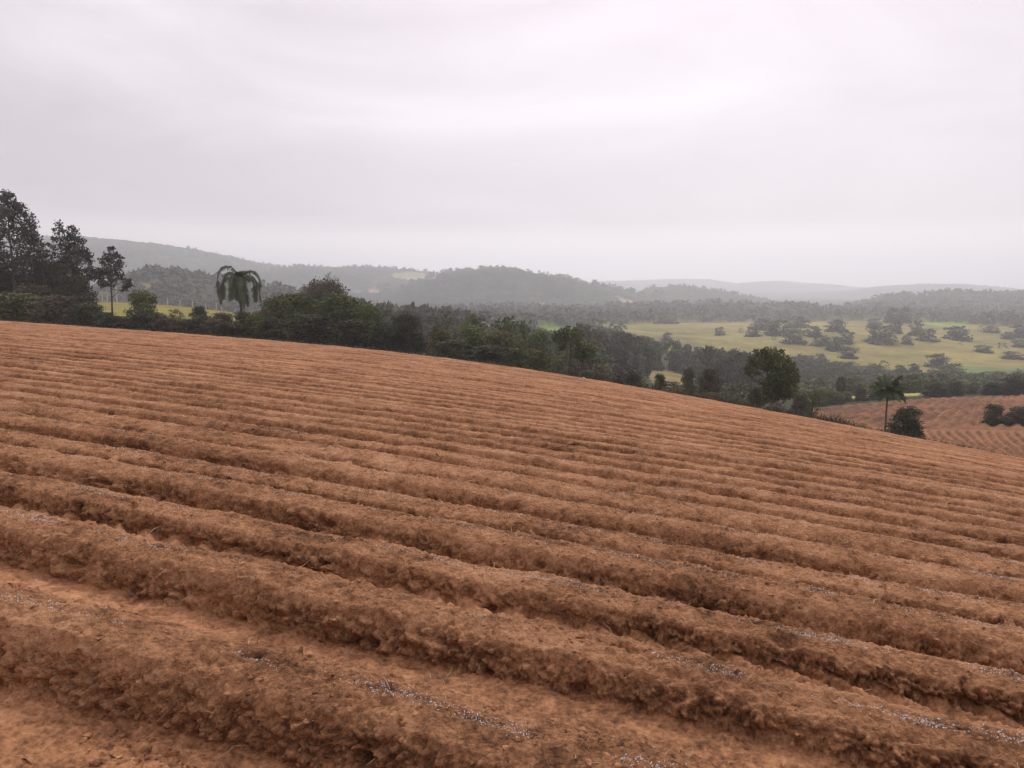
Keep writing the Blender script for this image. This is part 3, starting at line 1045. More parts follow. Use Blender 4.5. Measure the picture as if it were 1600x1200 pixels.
# --- traced eucalyptus trees: clumps where the photo shows them, spread in depth as in width
def clump_tree(name, Y, trunk_px, base_row, clumps, leaf, label, seed, dens=60, size=0.26, trunk_r=0.16, bark=None, cat='tree', forks=None, squash=0.85, top_row=None, group=None):
    rng = np.random.default_rng(seed)
    x0, y0, z0 = at_depth(trunk_px[0], Y)
    k = Y / F_PX
    ctr = (trunk_px[0] - 800) * k
    cl = []
    span = max(c[0] for c in clumps) - min(c[0] for c in clumps)
    for q, c in enumerate(clumps):
        px, py, r = c[:3]
        dy = rng.uniform(-0.42, 0.42) * span * k
        yy = Y + dy
        p = np.array([(px - 800) / F_PX * yy - x0, dy, row_z(py, yy) - z0])
        rr = r * k * 1.18
        cl.append((p, (rr, rr, rr * squash), rng.uniform(0.15, 0.7)))
        # ragged sprays around each clump
        for _ in range(2):
            d = rng.normal(size=3)
            d /= np.linalg.norm(d)
            cl.append((p + d * rr * 0.85, (rr * 0.38, rr * 0.38, rr * 0.32), rng.uniform(0.1, 0.8)))
    V, F, T = quads_cloud(rng, cl, dens * 3.2, size * 0.70, 0.55, 0.6)
    root = link(name, None, None, None, (x0, y0, z0), label=label, category=cat, group=group)
    link('crown', mesh('crown', V, F, False, {'tone': T}), LEAF[leaf], root)
    topz = (row_z(top_row, Y) - z0) if top_row else max(c[0][2] for c in cl) * 0.93
    n = 9
    t = np.linspace(0, 1, n)
    tx = (np.interp(t, np.linspace(0, 1, len(trunk_px)), trunk_px) - 800) * k - ctr
    pts = np.stack([tx + rng.normal(0, 0.03, n), rng.normal(0, 0.03, n), -0.4 + t * (topz + 0.4)], -1)
    paths = [(pts, np.linspace(trunk_r, trunk_r * 0.22, n))]
    for q in range(0, len(cl), 4):
        p = np.asarray(cl[q][0], float)
        i = int(np.clip(np.searchsorted(pts[:, 2], p[2] + 0.02 * np.hypot(p[0], p[1]) - 0.2) - 1, 1, n - 2))
        paths.append(limb(rng, pts[i], p, trunk_r * 0.34, 0.03, 5, 0.08))
    tv, tf = tubes(paths, 6)
    link('trunk', mesh('trunk', tv, tf, True), bark or M_BARK, root)
    return root

clump_tree('eucalyptus_tree', 100, [26, 26, 25], 505, [(24, 306, 11), (30, 318, 15), (14, 330, 15), (44, 328, 14), (6, 348, 17), (34, 343, 13), (57, 344, 13), (20, 360, 14), (50, 362, 16), (62, 354, 9), (3, 384, 18), (36, 376, 11), (62, 380, 16), (73, 394, 10), (52, 398, 16), (14, 404, 15), (30, 418, 16), (66, 410, 14), (46, 422, 14), (4, 428, 17), (76, 400, 8), (-14, 360, 16), (-20, 395, 18), (64, 366, 10)],
           'gum', 'tallest dark eucalyptus at the far left with open clumped crown', 3, trunk_r=0.22)
clump_tree('eucalyptus_tree', 104, [103, 103], 505, [(104, 350, 6), (100, 359, 7), (109, 361, 6), (97, 373, 8), (110, 374, 7), (94, 388, 8), (107, 391, 9), (90, 401, 8), (104, 408, 10), (97, 420, 10), (110, 424, 9), (88, 384, 5)],
           'gum', 'thin eucalyptus with sparse spire top, second tall tree from the left', 4, dens=36, trunk_r=0.14)
clump_tree('eucalyptus_tree', 100, [124, 125, 126], 505, [(126, 361, 8), (120, 370, 9), (134, 376, 9), (118, 386, 12), (135, 391, 12), (127, 403, 13), (146, 407, 8), (120, 416, 13), (141, 398, 8), (148, 399, 6), (126, 430, 13), (147, 432, 8), (140, 424, 9), (113, 402, 9)],
           'gum', 'dark eucalyptus with a bulging right side, close behind the sparse spire', 5, trunk_r=0.16)
clump_tree('eucalyptus_tree', 97, [176, 177, 180], 487, [(183, 389, 5), (178, 399, 9), (190, 402, 8), (171, 411, 9), (186, 415, 11), (195, 411, 7), (172, 424, 11), (188, 427, 11), (164, 429, 8), (196, 432, 5), (179, 439, 9), (153, 424, 8), (148, 418, 6), (156, 434, 8), (203, 439, 6), (166, 444, 7), (199, 450, 6), (206, 446, 5)],
           'gum', 'lone smaller eucalyptus with bare lower trunk standing before the yellow pasture', 6, trunk_r=0.13)

# --- feature trees at the right
clump_tree('broadleaf_tree', 66, [1193, 1192, 1196, 1202], 630, [(1190, 555, 11), (1200, 553, 12), (1213, 555, 12), (1225, 598, 14), (1240, 604, 10), (1200, 600, 11), (1216, 590, 13), (1224, 562, 12), (1180, 566, 12), (1174, 576, 9), (1206, 570, 15), (1234, 576, 12), (1242, 588, 11), (1220, 586, 15), (1236, 602, 12), (1214, 606, 15), (1228, 616, 13), (1208, 620, 11), (1190, 568, 9), (1246, 598, 6), (1240, 614, 9), (1172, 583, 6), (1184, 582, 6)],
           'green', 'rounded dark green tree on the field edge with forked trunk showing on its left', 9, dens=230, size=0.16, trunk_r=0.10)
clump_tree('broadleaf_tree', 72, [888, 890, 893], 572, [(880, 521, 9), (890, 518, 10), (902, 522, 10), (872, 530, 9), (886, 532, 11), (900, 534, 10), (912, 540, 10), (918, 550, 10), (906, 552, 10), (922, 560, 8), (912, 564, 8), (878, 543, 7), (868, 524, 6), (925, 552, 5)],
           'green', 'spreading dark green tree on the edge below the bright green field', 10, dens=130, size=0.17, trunk_r=0.13)

# --- palms
def frond(rng, az, lift, length, droop, leaflet, turn=0.7, n=130):
    """one feather frond: arching midrib with hanging leaflets"""
    t = np.linspace(0, 1, 12)
    ang = lift - droop * smooth(0.0, turn, t)
    st = length / 11
    rr = np.concatenate([[0], np.cumsum(np.cos(ang[:-1]) * st)])
    zz = np.concatenate([[0], np.cumsum(np.sin(ang[:-1]) * st)])
    sw = rng.normal(0, 0.06)
    P = np.stack([rr * math.cos(az) - sw * t * t * length * math.sin(az), rr * math.sin(az) + sw * t * t * length * math.cos(az), zz], -1)
    tv, tf = tubes([(P, np.linspace(0.045, 0.010, 12))], 4)
    tt = np.linspace(0.12, 1.0, n)
    base = np.stack([np.interp(tt, t, P[:, k]) for k in range(3)], -1)
    tang = np.stack([np.interp(tt, t, np.gradient(P[:, k])) for k in range(3)], -1)
    tang /= np.linalg.norm(tang, axis=1)[:, None]
    VV, FF, k = [tv], [tf], len(tv)
    for s in (-1, 1):
        side = np.cross(tang, [0, 0, 1.0])
        side /= np.linalg.norm(side, axis=1)[:, None] + 1e-6
        L = leaflet * np.sin(np.clip(tt * 0.92 + 0.12, 0, 1) * math.pi) ** 0.5 * rng.uniform(0.8, 1.15, n)
        d = side * s * rng.uniform(0.35, 0.95, n)[:, None] + tang * 0.55 + np.array([0, 0, 1.0]) * rng.uniform(-0.75, 0.35, n)[:, None]
        d /= np.linalg.norm(d, axis=1)[:, None]
        m = base + d * (L * 0.5)[:, None]
        e = base + d * L[:, None] + np.array([0, 0, -1.0]) * (L * 0.42)[:, None]
        w = tang * 0.05 * leaflet
        VV.append(np.stack([base - w, base + w, m - w, m + w, e], 1).reshape(-1, 3))
        i = np.arange(n)[:, None] * 5 + k
        FF.append(i + np.array([[0, 1, 3, 2]]))
        FF.append(np.concatenate([i + np.array([[2, 3, 4, 4]])]))
        k += 5 * n
    V = np.concatenate(VV)
    quads = np.concatenate([f for f in FF if f.shape[1] == 4 and not (f[:, 2] == f[:, 3]).any() and not (f[:, 3] == f[:, 2]).any()])
    tris = np.concatenate([f[:, :3] for f in FF if (f[:, 3] == f[:, 2]).all()])
    tone = np.clip(rng.uniform(0.1, 0.8) + rng.normal(0, 0.15, len(V)), 0, 1)
    return mesh('frond', V, [quads, tris], False, {'tone': tone})

def palm(px, Y, base_row, crown_row, length, droop_rng, lift_rng, nf, leaflet, trunk_r, label, seed, turn, special=()):
    rng = np.random.default_rng(seed)
    x, y, z = at_depth(px, Y)
    h = row_z(crown_row, Y) - z
    root = link('palm_tree', None, None, None, (x, y, z), label=label, category='palm tree')
    pts, R = limb(rng, (0, 0, -0.5), (0.05, 0, h), trunk_r, trunk_r * 0.72, 9, 0.012)
    tv, tf = tubes([(pts, R)], 8)
    link('trunk', mesh('trunk', tv, tf, True), M_BARK, root)
    for k in range(nf):
        if k < len(special):
            az, lift, dr, ln, tn = special[k]
        else:
            az = k * 2.399 + rng.uniform(-.2, .2) if not special else (math.pi / 2) * (-1) ** k + rng.uniform(-.75, .75)
            lift = rng.uniform(*lift_rng)
            dr = rng.uniform(*droop_rng)
            ln = length * rng.uniform(0.62, 1.12)
            tn = turn
        f = link('frond', frond(rng, az, lift, ln, dr, leaflet, tn), LEAF['palm'], root, (0.05, 0, h))
    return root

palm(377, 88, 520, 441, 4.7, (2.4, 2.8), (0.95, 1.3), 22, 0.62, 0.17,
     'palm with long drooping fronds arching over to both sides, among the hedge bushes', 21, 0.30,
     special=((math.pi * 1.0, 1.38, 3.0, 6.9, 0.66), (0.0, 1.12, 2.75, 6.2, 0.62), (math.pi * 0.94, 1.15, 2.75, 5.4, 0.60), (0.2, 0.9, 2.5, 5.0, 0.55),
              (math.pi * 1.06, 0.62, 2.1, 4.9, 0.55), (-0.12, 0.5, 2.0, 5.2, 0.6), (math.pi * 0.9, 0.9, 2.45, 4.0, 0.42), (0.3, 0.75, 2.3, 4.4, 0.5),
              (-1.3, 1.45, 1.6, 2.2, 0.9), (-2.0, 1.35, 2.6, 3.2, 0.6), (1.4, 1.5, 1.7, 2.4, 0.9), (-1.6, 1.3, 2.8, 5.2, 0.3), (-1.1, 1.2, 2.7, 4.0, 0.32)))
palm(1383, 62, 668, 610, 1.75, (0.5, 1.4), (-0.15, 1.4), 30, 0.42, 0.085,
     'slim young palm with a feathery round head on a thin trunk beside a round bush', 22, 0.95)

# --- bare twiggy tree
def bare_tree(px, Y, top, wpx, label, seed, name='bare_tree', mat=None, depth=5, thick=0.09):
    rng = np.random.default_rng(seed)
    x, y, z = at_depth(px, Y)
    h = row_z(top, Y) - z
    w = wpx * Y / F_PX
    root = link(name, None, None, None, (x, y, z), label=label, category='tree')
    trunk, twigs = [], []
    def grow(p, d, L, r, lev):
        q = p + d * L
        pts, R = limb(rng, p, q, r, r * 0.65, 4, 0.07)
        (trunk if lev < 2 else twigs).append((pts, R))
        if lev >= depth:
            return
        for _ in range(3 if lev > 0 else 4):
            nd = d + rng.normal(size=3) * np.array([0.62 * w / h * 1.6, 0.62 * w / h * 1.6, 0.35])
            nd[2] += 0.12
            nd /= np.linalg.norm(nd)
            grow(q, nd, L * rng.uniform(0.6, 0.85), max(r * 0.62, 0.016), lev + 1)
    grow(np.zeros(3), np.array([0, 0, 1.0]), h * 0.30, thick, 0)
    for nm, ps, sd in (('trunk', trunk, 5), ('twigs', twigs, 3)):
        tv, tf = tubes(ps, sd)
        link(nm, mesh(nm, tv, tf, True), mat or M_TWIG, root)
    return root
bare_tree(440, 112, 447, 42, 'pale grey leafless tree showing over the hedge right of the drooping palm', 31)
bare_tree(490, 90, 430, 60, 'leafless twiggy branches rising out of the big hedge bush', 32, thick=0.10)
bare_tree(520, 91, 431, 50, 'twiggy bare topped tree beside the highest point of the big hedge bush', 33, depth=5)
bare_tree(1000, 66, 578, 20, 'small bare tree with pale stem in the scrub at the field edge', 34, mat=M_PALEBARK, depth=4, thick=0.05)

# --- the tree line along the far edge of the field
T = by_photo
T('broadleaf_tree', 'big_bush', 'dark', 18, 103, 424, 120, 'dark leafy tree under the tallest eucalyptus at the left border', 'tree')
T('broadleaf_tree', 'big_bush', 'dark', 84, 101, 408, 84, 'dark leafy tree filling the gap between the tallest eucalyptus and the spire', 'tree')
T('broadleaf_tree', 'big_bush', 'dark', 122, 99, 432, 70, 'dark leafy tree at the foot of the spire eucalyptus', 'tree')
T('broadleaf_tree', 'near_bush', 'brown', 60, 96, 446, 80, 'brownish dark tree low in front of the eucalyptus clump', 'tree')
T('broadleaf_tree', 'near_bush', 'dark', -28, 98, 440, 110, 'dark tree cut by the left border', 'tree')
T('hedge_bush', 'near_bush', 'green', 28, 90, 458, 110, 'greenish broad bush at the far left end of the hedge', 'bush')
T('hedge_bush', 'near_bush', 'brown', 95, 88, 462, 95, 'brownish bush below the spire eucalyptus', 'bush')
T('hedge_bush', 'near_bush', 'dark', 138, 87, 474, 62, 'dark bush left of the lone smaller eucalyptus', 'bush')
T('hedge_bush', 'near_bush', 'dark', 163, 86, 488, 50, 'low dark bush at the foot of the lone smaller eucalyptus', 'bush')
T('broadleaf_tree', 'near_bush', 'green', 226, 92, 455, 58, 'rounded green tree right of the lone smaller eucalyptus', 'tree')
T('hedge_bush', 'near_scrub', 'brown', 203, 85, 497, 60, 'low brownish scrub below the rounded green tree', 'bush')
T('hedge_bush', 'near_bush', 'dark', 245, 84, 489, 56, 'dark low bush just right of the rounded green tree', 'bush')
T('hedge_bush', 'near_scrub', 'olive', 275, 96, 482, 34, 'sparse yellowish shrub in front of the small pasture', 'bush')
T('hedge_bush', 'near_bush', 'dark', 313, 88, 479, 34, 'small compact dark bush between pasture and drooping palm', 'bush')
T('hedge_bush', 'near_scrub', 'brown', 285, 81, 501, 60, 'low brown scrub under the small pasture', 'bush')
T('hedge_bush', 'near_scrub', 'brown', 335, 80, 496, 60, 'brown scrub left of the foot of the drooping palm', 'bush')
T('hedge_bush', 'near_bush', 'dark', 365, 79, 503, 70, 'dark low bush under the drooping palm', 'bush')
for px, top, w, leaf, lab in ((178, 494, 60, 'dark', 'low dark hedge bush under the lone smaller eucalyptus'),
                              (222, 491, 60, 'dark', 'low dark hedge bush in front of the rounded green tree'),
                              (262, 497, 62, 'brown', 'low brownish hedge bush under the leftmost fence posts'),
                              (296, 499, 56, 'dark', 'low dark hedge bush before the tallest fence post'),
                              (322, 494, 50, 'dark', 'low dark hedge bush right below the compact dark bush'),
                              (349, 489, 46, 'brown', 'brownish hedge bush touching the left fronds of the drooping palm'),
                              (383, 488, 50, 'dark', 'dark hedge bush hiding the foot of the drooping palm'),
                              (412, 486, 50, 'brown', 'brownish hedge bush right beside the drooping palm')):
    T('hedge_bush', 'near_bush', leaf, px, 82, top, w, lab, 'bush')
T('hedge_bush', 'near_bush', 'fresh', 398, 80, 491, 44, 'light green shrub right of the drooping palm', 'bush')
T('broadleaf_tree', 'near_bush', 'grey', 432, 96, 466, 70, 'grey green tree behind the light green shrub', 'tree')
T('broadleaf_tree', 'big_bush', 'green', 462, 88, 460, 110, 'broad green bush tree forming the left shoulder of the big hedge clump', 'tree')
T('broadleaf_tree', 'big_bush', 'grey', 512, 92, 440, 96, 'highest greyish tree of the big hedge clump', 'tree')
T('broadleaf_tree', 'big_bush', 'green', 532, 86, 462, 116, 'broad green tree in the middle of the big hedge clump', 'tree')
T('broadleaf_tree', 'near_bush', 'fresh', 577, 84, 478, 52, 'lighter green tree at the right shoulder of the big hedge clump', 'tree')
T('hedge_bush', 'near_bush', 'dark', 425, 78, 497, 64, 'dark bush in front of the left shoulder of the big hedge clump', 'bush')
T('hedge_bush', 'near_bush', 'dark', 490, 77, 492, 84, 'dark bush at the foot of the big hedge clump', 'bush')
T('hedge_bush', 'near_bush', 'dark', 552, 76, 500, 74, 'dark bush at the foot of the right shoulder of the hedge clump', 'bush')
T('hedge_bush', 'near_bush', 'dark', 598, 75, 505, 50, 'dark bush between the big hedge clump and the rounded blackish tree', 'bush')
T('broadleaf_tree', 'big_bush', 'dark', 635, 77, 493, 66, 'rounded blackish tree standing alone right of the big hedge clump', 'tree')
T('hedge_bush', 'near_scrub', 'olive', 676, 71, 543, 17, 'tiny yellowish shrub at the foot of the rounded blackish tree', 'bush')
T('broadleaf_tree', 'near_bush', 'olive', 688, 78, 513, 52, 'yellowish green tree right of the rounded blackish tree', 'tree')
T('broadleaf_tree', 'near_bush', 'green', 735, 80, 511, 72, 'green bushy tree in the middle of the long hedge', 'tree')
T('broadleaf_tree', 'near_bush', 'olive', 782, 80, 519, 62, 'olive bushy tree in the long hedge', 'tree')
T('hedge_bush', 'near_bush', 'dark', 708, 73, 532, 70, 'dark bush in the shade under the yellowish green tree', 'bush')
T('hedge_bush', 'near_bush', 'dark', 762, 72, 540, 74, 'dark low bush on the field edge under the olive tree', 'bush')
T('hedge_bush', 'near_bush', 'green', 808, 72, 546, 50, 'green low bush at the right end of the dark hedge', 'bush')
T('hedge_bush', 'near_bush', 'olive', 838, 70, 546, 46, 'olive round bush at the right end of the hedge, before the spreading tree', 'bush')
T('broadleaf_tree', 'near_bush', 'green', 842, 92, 519, 56, 'green tree just left of the spreading tree, below the bright green field', 'tree')
T('hedge_bush', 'near_scrub', 'olive', 872, 68, 559, 36, 'olive scrub under the spreading tree', 'bush')
T('hedge_bush', 'near_scrub', 'brown', 905, 66, 566, 40, 'brown dead scrub right under the spreading tree', 'bush')
T('hedge_bush', 'near_scrub', 'brown', 938, 65, 572, 44, 'brown tangled scrub on the field edge', 'bush')
T('hedge_bush', 'near_scrub', 'brown', 968, 66, 577, 42, 'brown scrub left of the small bare tree', 'bush')
T('hedge_bush', 'near_bush', 'dark', 990, 64, 584, 34, 'dark bush at the foot of the small bare tree', 'bush')
T('hedge_bush', 'near_bush', 'dark', 1031, 70, 585, 26, 'small dark bush in front of the little yellow clearing', 'bush')
T('hedge_bush', 'near_bush', 'brown', 1075, 92, 576, 30, 'dull brown round bush at the right of the little yellow clearing', 'bush')
T('hedge_bush', 'near_bush', 'brown', 1108, 80, 577, 46, 'reddish brown bush left of the dark tree with forked trunk', 'bush')
T('hedge_bush', 'near_scrub', 'grey', 1150, 84, 594, 60, 'grey green scrub just left of the dark tree with forked trunk', 'bush')
T('hedge_bush', 'near_scrub', 'olive', 1062, 62, 604, 34, 'low olive scrub at the edge under the little yellow clearing', 'bush')
T('hedge_bush', 'near_scrub', 'olive', 1112, 60, 612, 40, 'low green scrub at the edge under the reddish brown bush', 'bush')
T('hedge_bush', 'near_scrub', 'green', 1150, 59, 619, 34, 'low green weeds left of the forked trunk', 'bush')
T('hedge_bush', 'near_bush', 'dark', 1180, 72, 606, 32, 'dark bush behind the forked trunk', 'bush')
T('hedge_bush', 'near_scrub', 'brown', 1210, 58, 633, 34, 'low brown scrub at the foot of the dark tree with forked trunk', 'bush')
T('hedge_bush', 'near_bush', 'grey', 1250, 62, 614, 36, 'leaning grey green shrub right of the dark tree', 'bush')
T('hedge_bush', 'near_scrub', 'green', 1268, 63, 612, 36, 'loose branch topped shrub touching the small lower field', 'bush')
T('hedge_bush', 'near_scrub', 'olive', 1345, 60, 664, 34, 'low weeds left of the foot of the slim young palm', 'bush')
T('round_bush', 'near_bush', 'dark', 1415, 58, 637, 62, 'dense round dark bush beside the slim young palm', 'bush')
T('hedge_bush', 'near_bush', 'dark', 1553, 90, 633, 42, 'round dark bush in the lower field near the right border', 'bush')
T('hedge_bush', 'near_bush', 'brown', 1592, 90, 636, 50, 'brownish bush at the right border in the lower field', 'bush')
# the row behind the lower field
for px, top, w, Y, leaf, lab in (
        (1462, 598, 48, 152, 'dark', 'long dark bush at the left end of the row behind the lower field'),
        (1492, 596, 30, 155, 'dark', 'dark tree touching the long bush in the row behind the lower field'),
        (1518, 603, 22, 158, 'olive', 'pale yellowish small bush in the dark row behind the lower field'),
        (1548, 598, 34, 153, 'dark', 'round dark tree in the row behind the lower field'),
        (1584, 590, 56, 150, 'dark', 'largest dark tree of the row, at the right border'),
        (1612, 588, 40, 152, 'dark', 'dark tree cut by the right border behind the lower field'),
        (1345, 607, 22, 150, 'dark', 'small dark round bush behind the slim young palm to its left'),
        (1300, 611, 44, 146, 'green', 'green hedge bush behind the left part of the lower field'),
        (1277, 607, 36, 142, 'green', 'green hedge bush right behind the dark tree with forked trunk'),
        (1366, 610, 24, 150, 'green', 'green hedge bush just left behind the slim palm'),
        (1398, 596, 34, 148, 'dark', 'dark rounded tree showing behind the palm head'),
        (1324, 612, 22, 150, 'olive', 'olive hedge bush between two green hedge bushes')):
    T('hedge_bush', 'near_bush', leaf, px, Y, top, w, lab, 'bush')
T('broadleaf_tree', 'near_tree', 'dark', 1313, 158, 588, 18, 'dark small tree standing up behind the hedge of the lower field', 'tree')

# --- scattered clumps on the yellow pasture, one by one
for px, base, w, h, lab in (
        (1042, 533, 20, 12, 'round dark bush alone near the left tip of the yellow pasture'),
        (1125, 524, 19, 12, 'round dark bush alone in the middle of the left yellow pasture'),
        (1040, 506, 38, 11, 'long low dark clump on the top edge of the left yellow pasture'),
        (1158, 520, 10, 8, 'very small bush left of the wood in the pasture'),
        (1176, 526, 28, 15, 'dark clump at the left end of the pasture wood'),
        (1209, 531, 10, 7, 'small round bush below the pasture wood'),
        (1306, 518, 34, 17, 'broad dark clump at the upper left of the right pasture'),
        (1365, 511, 25, 12, 'flat dark clump near the pasture crest left of the big crest trees'),
        (1375, 536, 50, 25, 'largest dark clump in the middle of the right pasture'),
        (1371, 540, 9, 8, 'tiny round bush at the foot of the largest pasture clump'),
        (1400, 521, 22, 18, 'grey green clump behind the largest pasture clump'),
        (1417, 538, 20, 13, 'small squarish bush right of the largest pasture clump'),
        (1432, 525, 26, 22, 'tall dark clump just right of the pasture centre'),
        (1449, 533, 36, 18, 'dark clump in front of the tall one right of the pasture centre'),
        (1495, 531, 44, 19, 'wide dark clump standing apart on the right pasture'),
        (1502, 539, 11, 7, 'tiny bush below the wide clump on the right pasture'),
        (1536, 550, 30, 10, 'low stretched bush on the slope of the right pasture'),
        (1566, 544, 19, 9, 'small low bush right of the stretched one'),
        (1574, 530, 20, 11, 'round bush near the right border of the pasture'),
        (1532, 518, 12, 9, 'small bush high on the right pasture'),
        (1548, 520, 28, 10, 'pale brownish bush high on the right pasture'),
        (1592, 528, 32, 19, 'dark clump at the right border, high on the pasture'),
        (1592, 543, 24, 11, 'flat bush at the right border under the dark clump'),
        (1325, 560, 31, 16, 'dark clump at the lower tip of the pasture wood'),
        (1306, 548, 32, 19, 'rounded dark clump above the lower tip of the pasture wood'),
        (1319, 537, 32, 20, 'dark clump at the right edge of the pasture wood'),
        (1283, 540, 36, 15, 'broad dark clump in the lower front of the pasture wood'),
        (1256, 540, 14, 9, 'small round bush at the front of the pasture wood'),
        (1240, 536, 42, 20, 'wide dark clump in the middle of the pasture wood'),
        (1272, 526, 26, 15, 'rounded clump in the upper part of the pasture wood'),
        (1215, 524, 44, 22, 'wide clump in the upper left of the pasture wood'),
        (1190, 516, 34, 17, 'dark clump at the upper left of the pasture wood'),
        (1245, 512, 40, 17, 'dark clump at the top of the pasture wood'),
        (1466, 574, 42, 19, 'dark clump at the bottom edge of the right pasture'),
        (1490, 584, 38, 15, 'lower dark clump at the bottom edge of the right pasture'),
        (1582, 560, 40, 10, 'long low hedge bush at the right border of the pasture slope'),
        (1394, 505, 26, 21, 'left one of the two big trees on the pasture crest'),
        (1412, 505, 24, 22, 'right one of the two big trees on the pasture crest')):
    x, y, z = ground_at(px, base, 300)
    k = y / F_PX
    plant('pasture_clump', 'mid_bush' if h > 9 else 'mid_scrub', 'grey' if 'pale' not in lab else 'brown', (x, y, z - 0.6), 1.10 * w * k, 1.1 * h * k + 0.6, lab, 'bush', 'bush clumps on the yellow pasture')

# --- scattered woods nearer than the far forest
def wood(n, px_rng, y_rng, h_rng, w_rng, kinds, leaves, name, label, cat, group, seed, bark=None, avoid=True, test=None):
    r = random.Random(seed)
    made, tries = 0, 0
    pts = []
    while made < n and tries < n * 30:
        tries += 1
        Y = math.exp(r.uniform(math.log(y_rng[0]), math.log(y_rng[1])))
        px = r.uniform(*px_rng)
        if test and not test(px, Y):
            continue
        x, y, z = at_depth(px, Y)
        if avoid:
            X, YY = np.array([x]), np.array([y])
            if any(inside(p, X, YY)[0] for p, _ in PARCELS) or inside(LOWER_FIELD, X, YY)[0]:
                continue
        w = r.uniform(*w_rng)
        if any((x - a) ** 2 + (y - b) ** 2 < (0.30 * (w + c)) ** 2 for a, b, c in pts):
            continue
        pts.append((x, y, w))
        h = r.uniform(*h_rng)
        kind, leaf = r.choice(kinds), r.choice(leaves)
        look = {'grey': 'grey green', 'gum': 'dark grey', 'green': 'green', 'brown': 'brownish', 'olive': 'olive'}[leaf]
        rows = 'front' if Y < y_rng[0] * (y_rng[1] / y_rng[0]) ** 0.4 else 'back'
        form = {'mid_tall': 'slender', 'mid_tree': 'round', 'mid_bush': 'bushy', 'mid_scrub': 'loose'}[kind]
        mark = [t for a, t in EDGE_MARKS if a <= px][-1]
        if mark.split(' the ')[-1] in label:
            mark = ''
        plant(name, kind, leaf, (x, y, z - 0.3), w, h, f'{look} {form} {label}, {rows} part, {mark}'.rstrip(', '), cat, group, bark, r.randrange(5), r.uniform(0, 6.28))
        made += 1
EDGE_MARKS = [(0, 'behind the long hedge'), (790, 'below the bright green field'), (940, 'left of the little yellow clearing'), (1005, 'behind the little yellow clearing'), (1100, 'left of the forked trunk'), (1170, 'behind the forked trunk'), (1270, 'left of the slim young palm'), (1350, 'behind the slim young palm'), (1430, 'right of the slim young palm'), (1500, 'above the dark bush row'), (1560, 'by the right border')]
wood(44, (570, 738), (150, 215), (4.6, 8.2), (4.5, 7.5), ('mid_tree', 'mid_bush', 'mid_tree'), ('grey', 'gum'), 'eucalyptus_tree', 'tree of wood behind rounded blackish tree', 'tree', 'tall trees of the wood behind the hedge', 41)
wood(70, (740, 1000), (235, 345), (6, 9.5), (5, 9), ('mid_bush', 'mid_tree'), ('grey', 'green', 'gum'), 'broadleaf_tree', 'tree before bright green field', 'tree', 'trees of the wood before the green field', 42)
wood(120, (905, 1180), (205, 305), (8, 13), (5.0, 8.5), ('mid_tall', 'mid_tree', 'mid_bush'), ('grey', 'brown', 'green', 'grey'), 'gallery_tree', 'tree of the valley wood', 'tree', 'trees of the dense valley wood', 43, M_PALEBARK, test=lambda p, Y: not (1005 < p < 1100 and Y < 245))
wood(44, (900, 1200), (100, 195), (2.0, 4.2), (3.5, 6.5), ('mid_bush', 'mid_tree', 'mid_scrub'), ('brown', 'grey', 'olive'), 'broadleaf_tree', 'small tree beyond field edge', 'tree', 'small trees in the dip beyond the field edge', 44, M_PALEBARK, test=lambda p, Y: not (1000 < p < 1105 and Y > 120))
wood(230, (1175, 1650), (188, 395), (2.4, 5.5), (5, 9.5), ('mid_bush', 'mid_scrub', 'mid_bush'), ('green', 'grey', 'green'), 'valley_shrub', 'valley shrub', 'shrub', 'shrubs of the valley scrub', 45)
wood(34, (1190, 1330), (340, 440), (4, 7), (5, 9), ('mid_bush', 'mid_scrub'), ('grey',), 'valley_shrub', 'shrub below pasture wood', 'shrub', 'shrubs climbing to the pasture wood', 46, avoid=False, test=lambda p, Y: Y < 345 + (1 - abs(p - 1265) / 75) * 60)
wood(46, (690, 930), (110, 225), (4.5, 9), (5, 9), ('mid_bush', 'mid_tree'), ('grey', 'green'), 'broadleaf_tree', 'tree right behind the long hedge', 'tree', 'trees right behind the long hedge', 47)
ORD = 'first second third fourth fifth sixth seventh eighth ninth tenth eleventh twelfth last'.split()
for k in range(13):
    x, y, z = ground_at(924 + 9.4 * k, 515 + 2.45 * k + (k % 3), 330)
    plant('hedgerow_bush', 'mid_bush', 'grey', (x, y, z - 0.3), 20 * y / F_PX, PL.uniform(10, 14) * y / F_PX, ORD[k] + ' bush from the left in the slanting hedgerow beside the yellow pasture', 'bush', 'bushes of the slanting hedgerow')

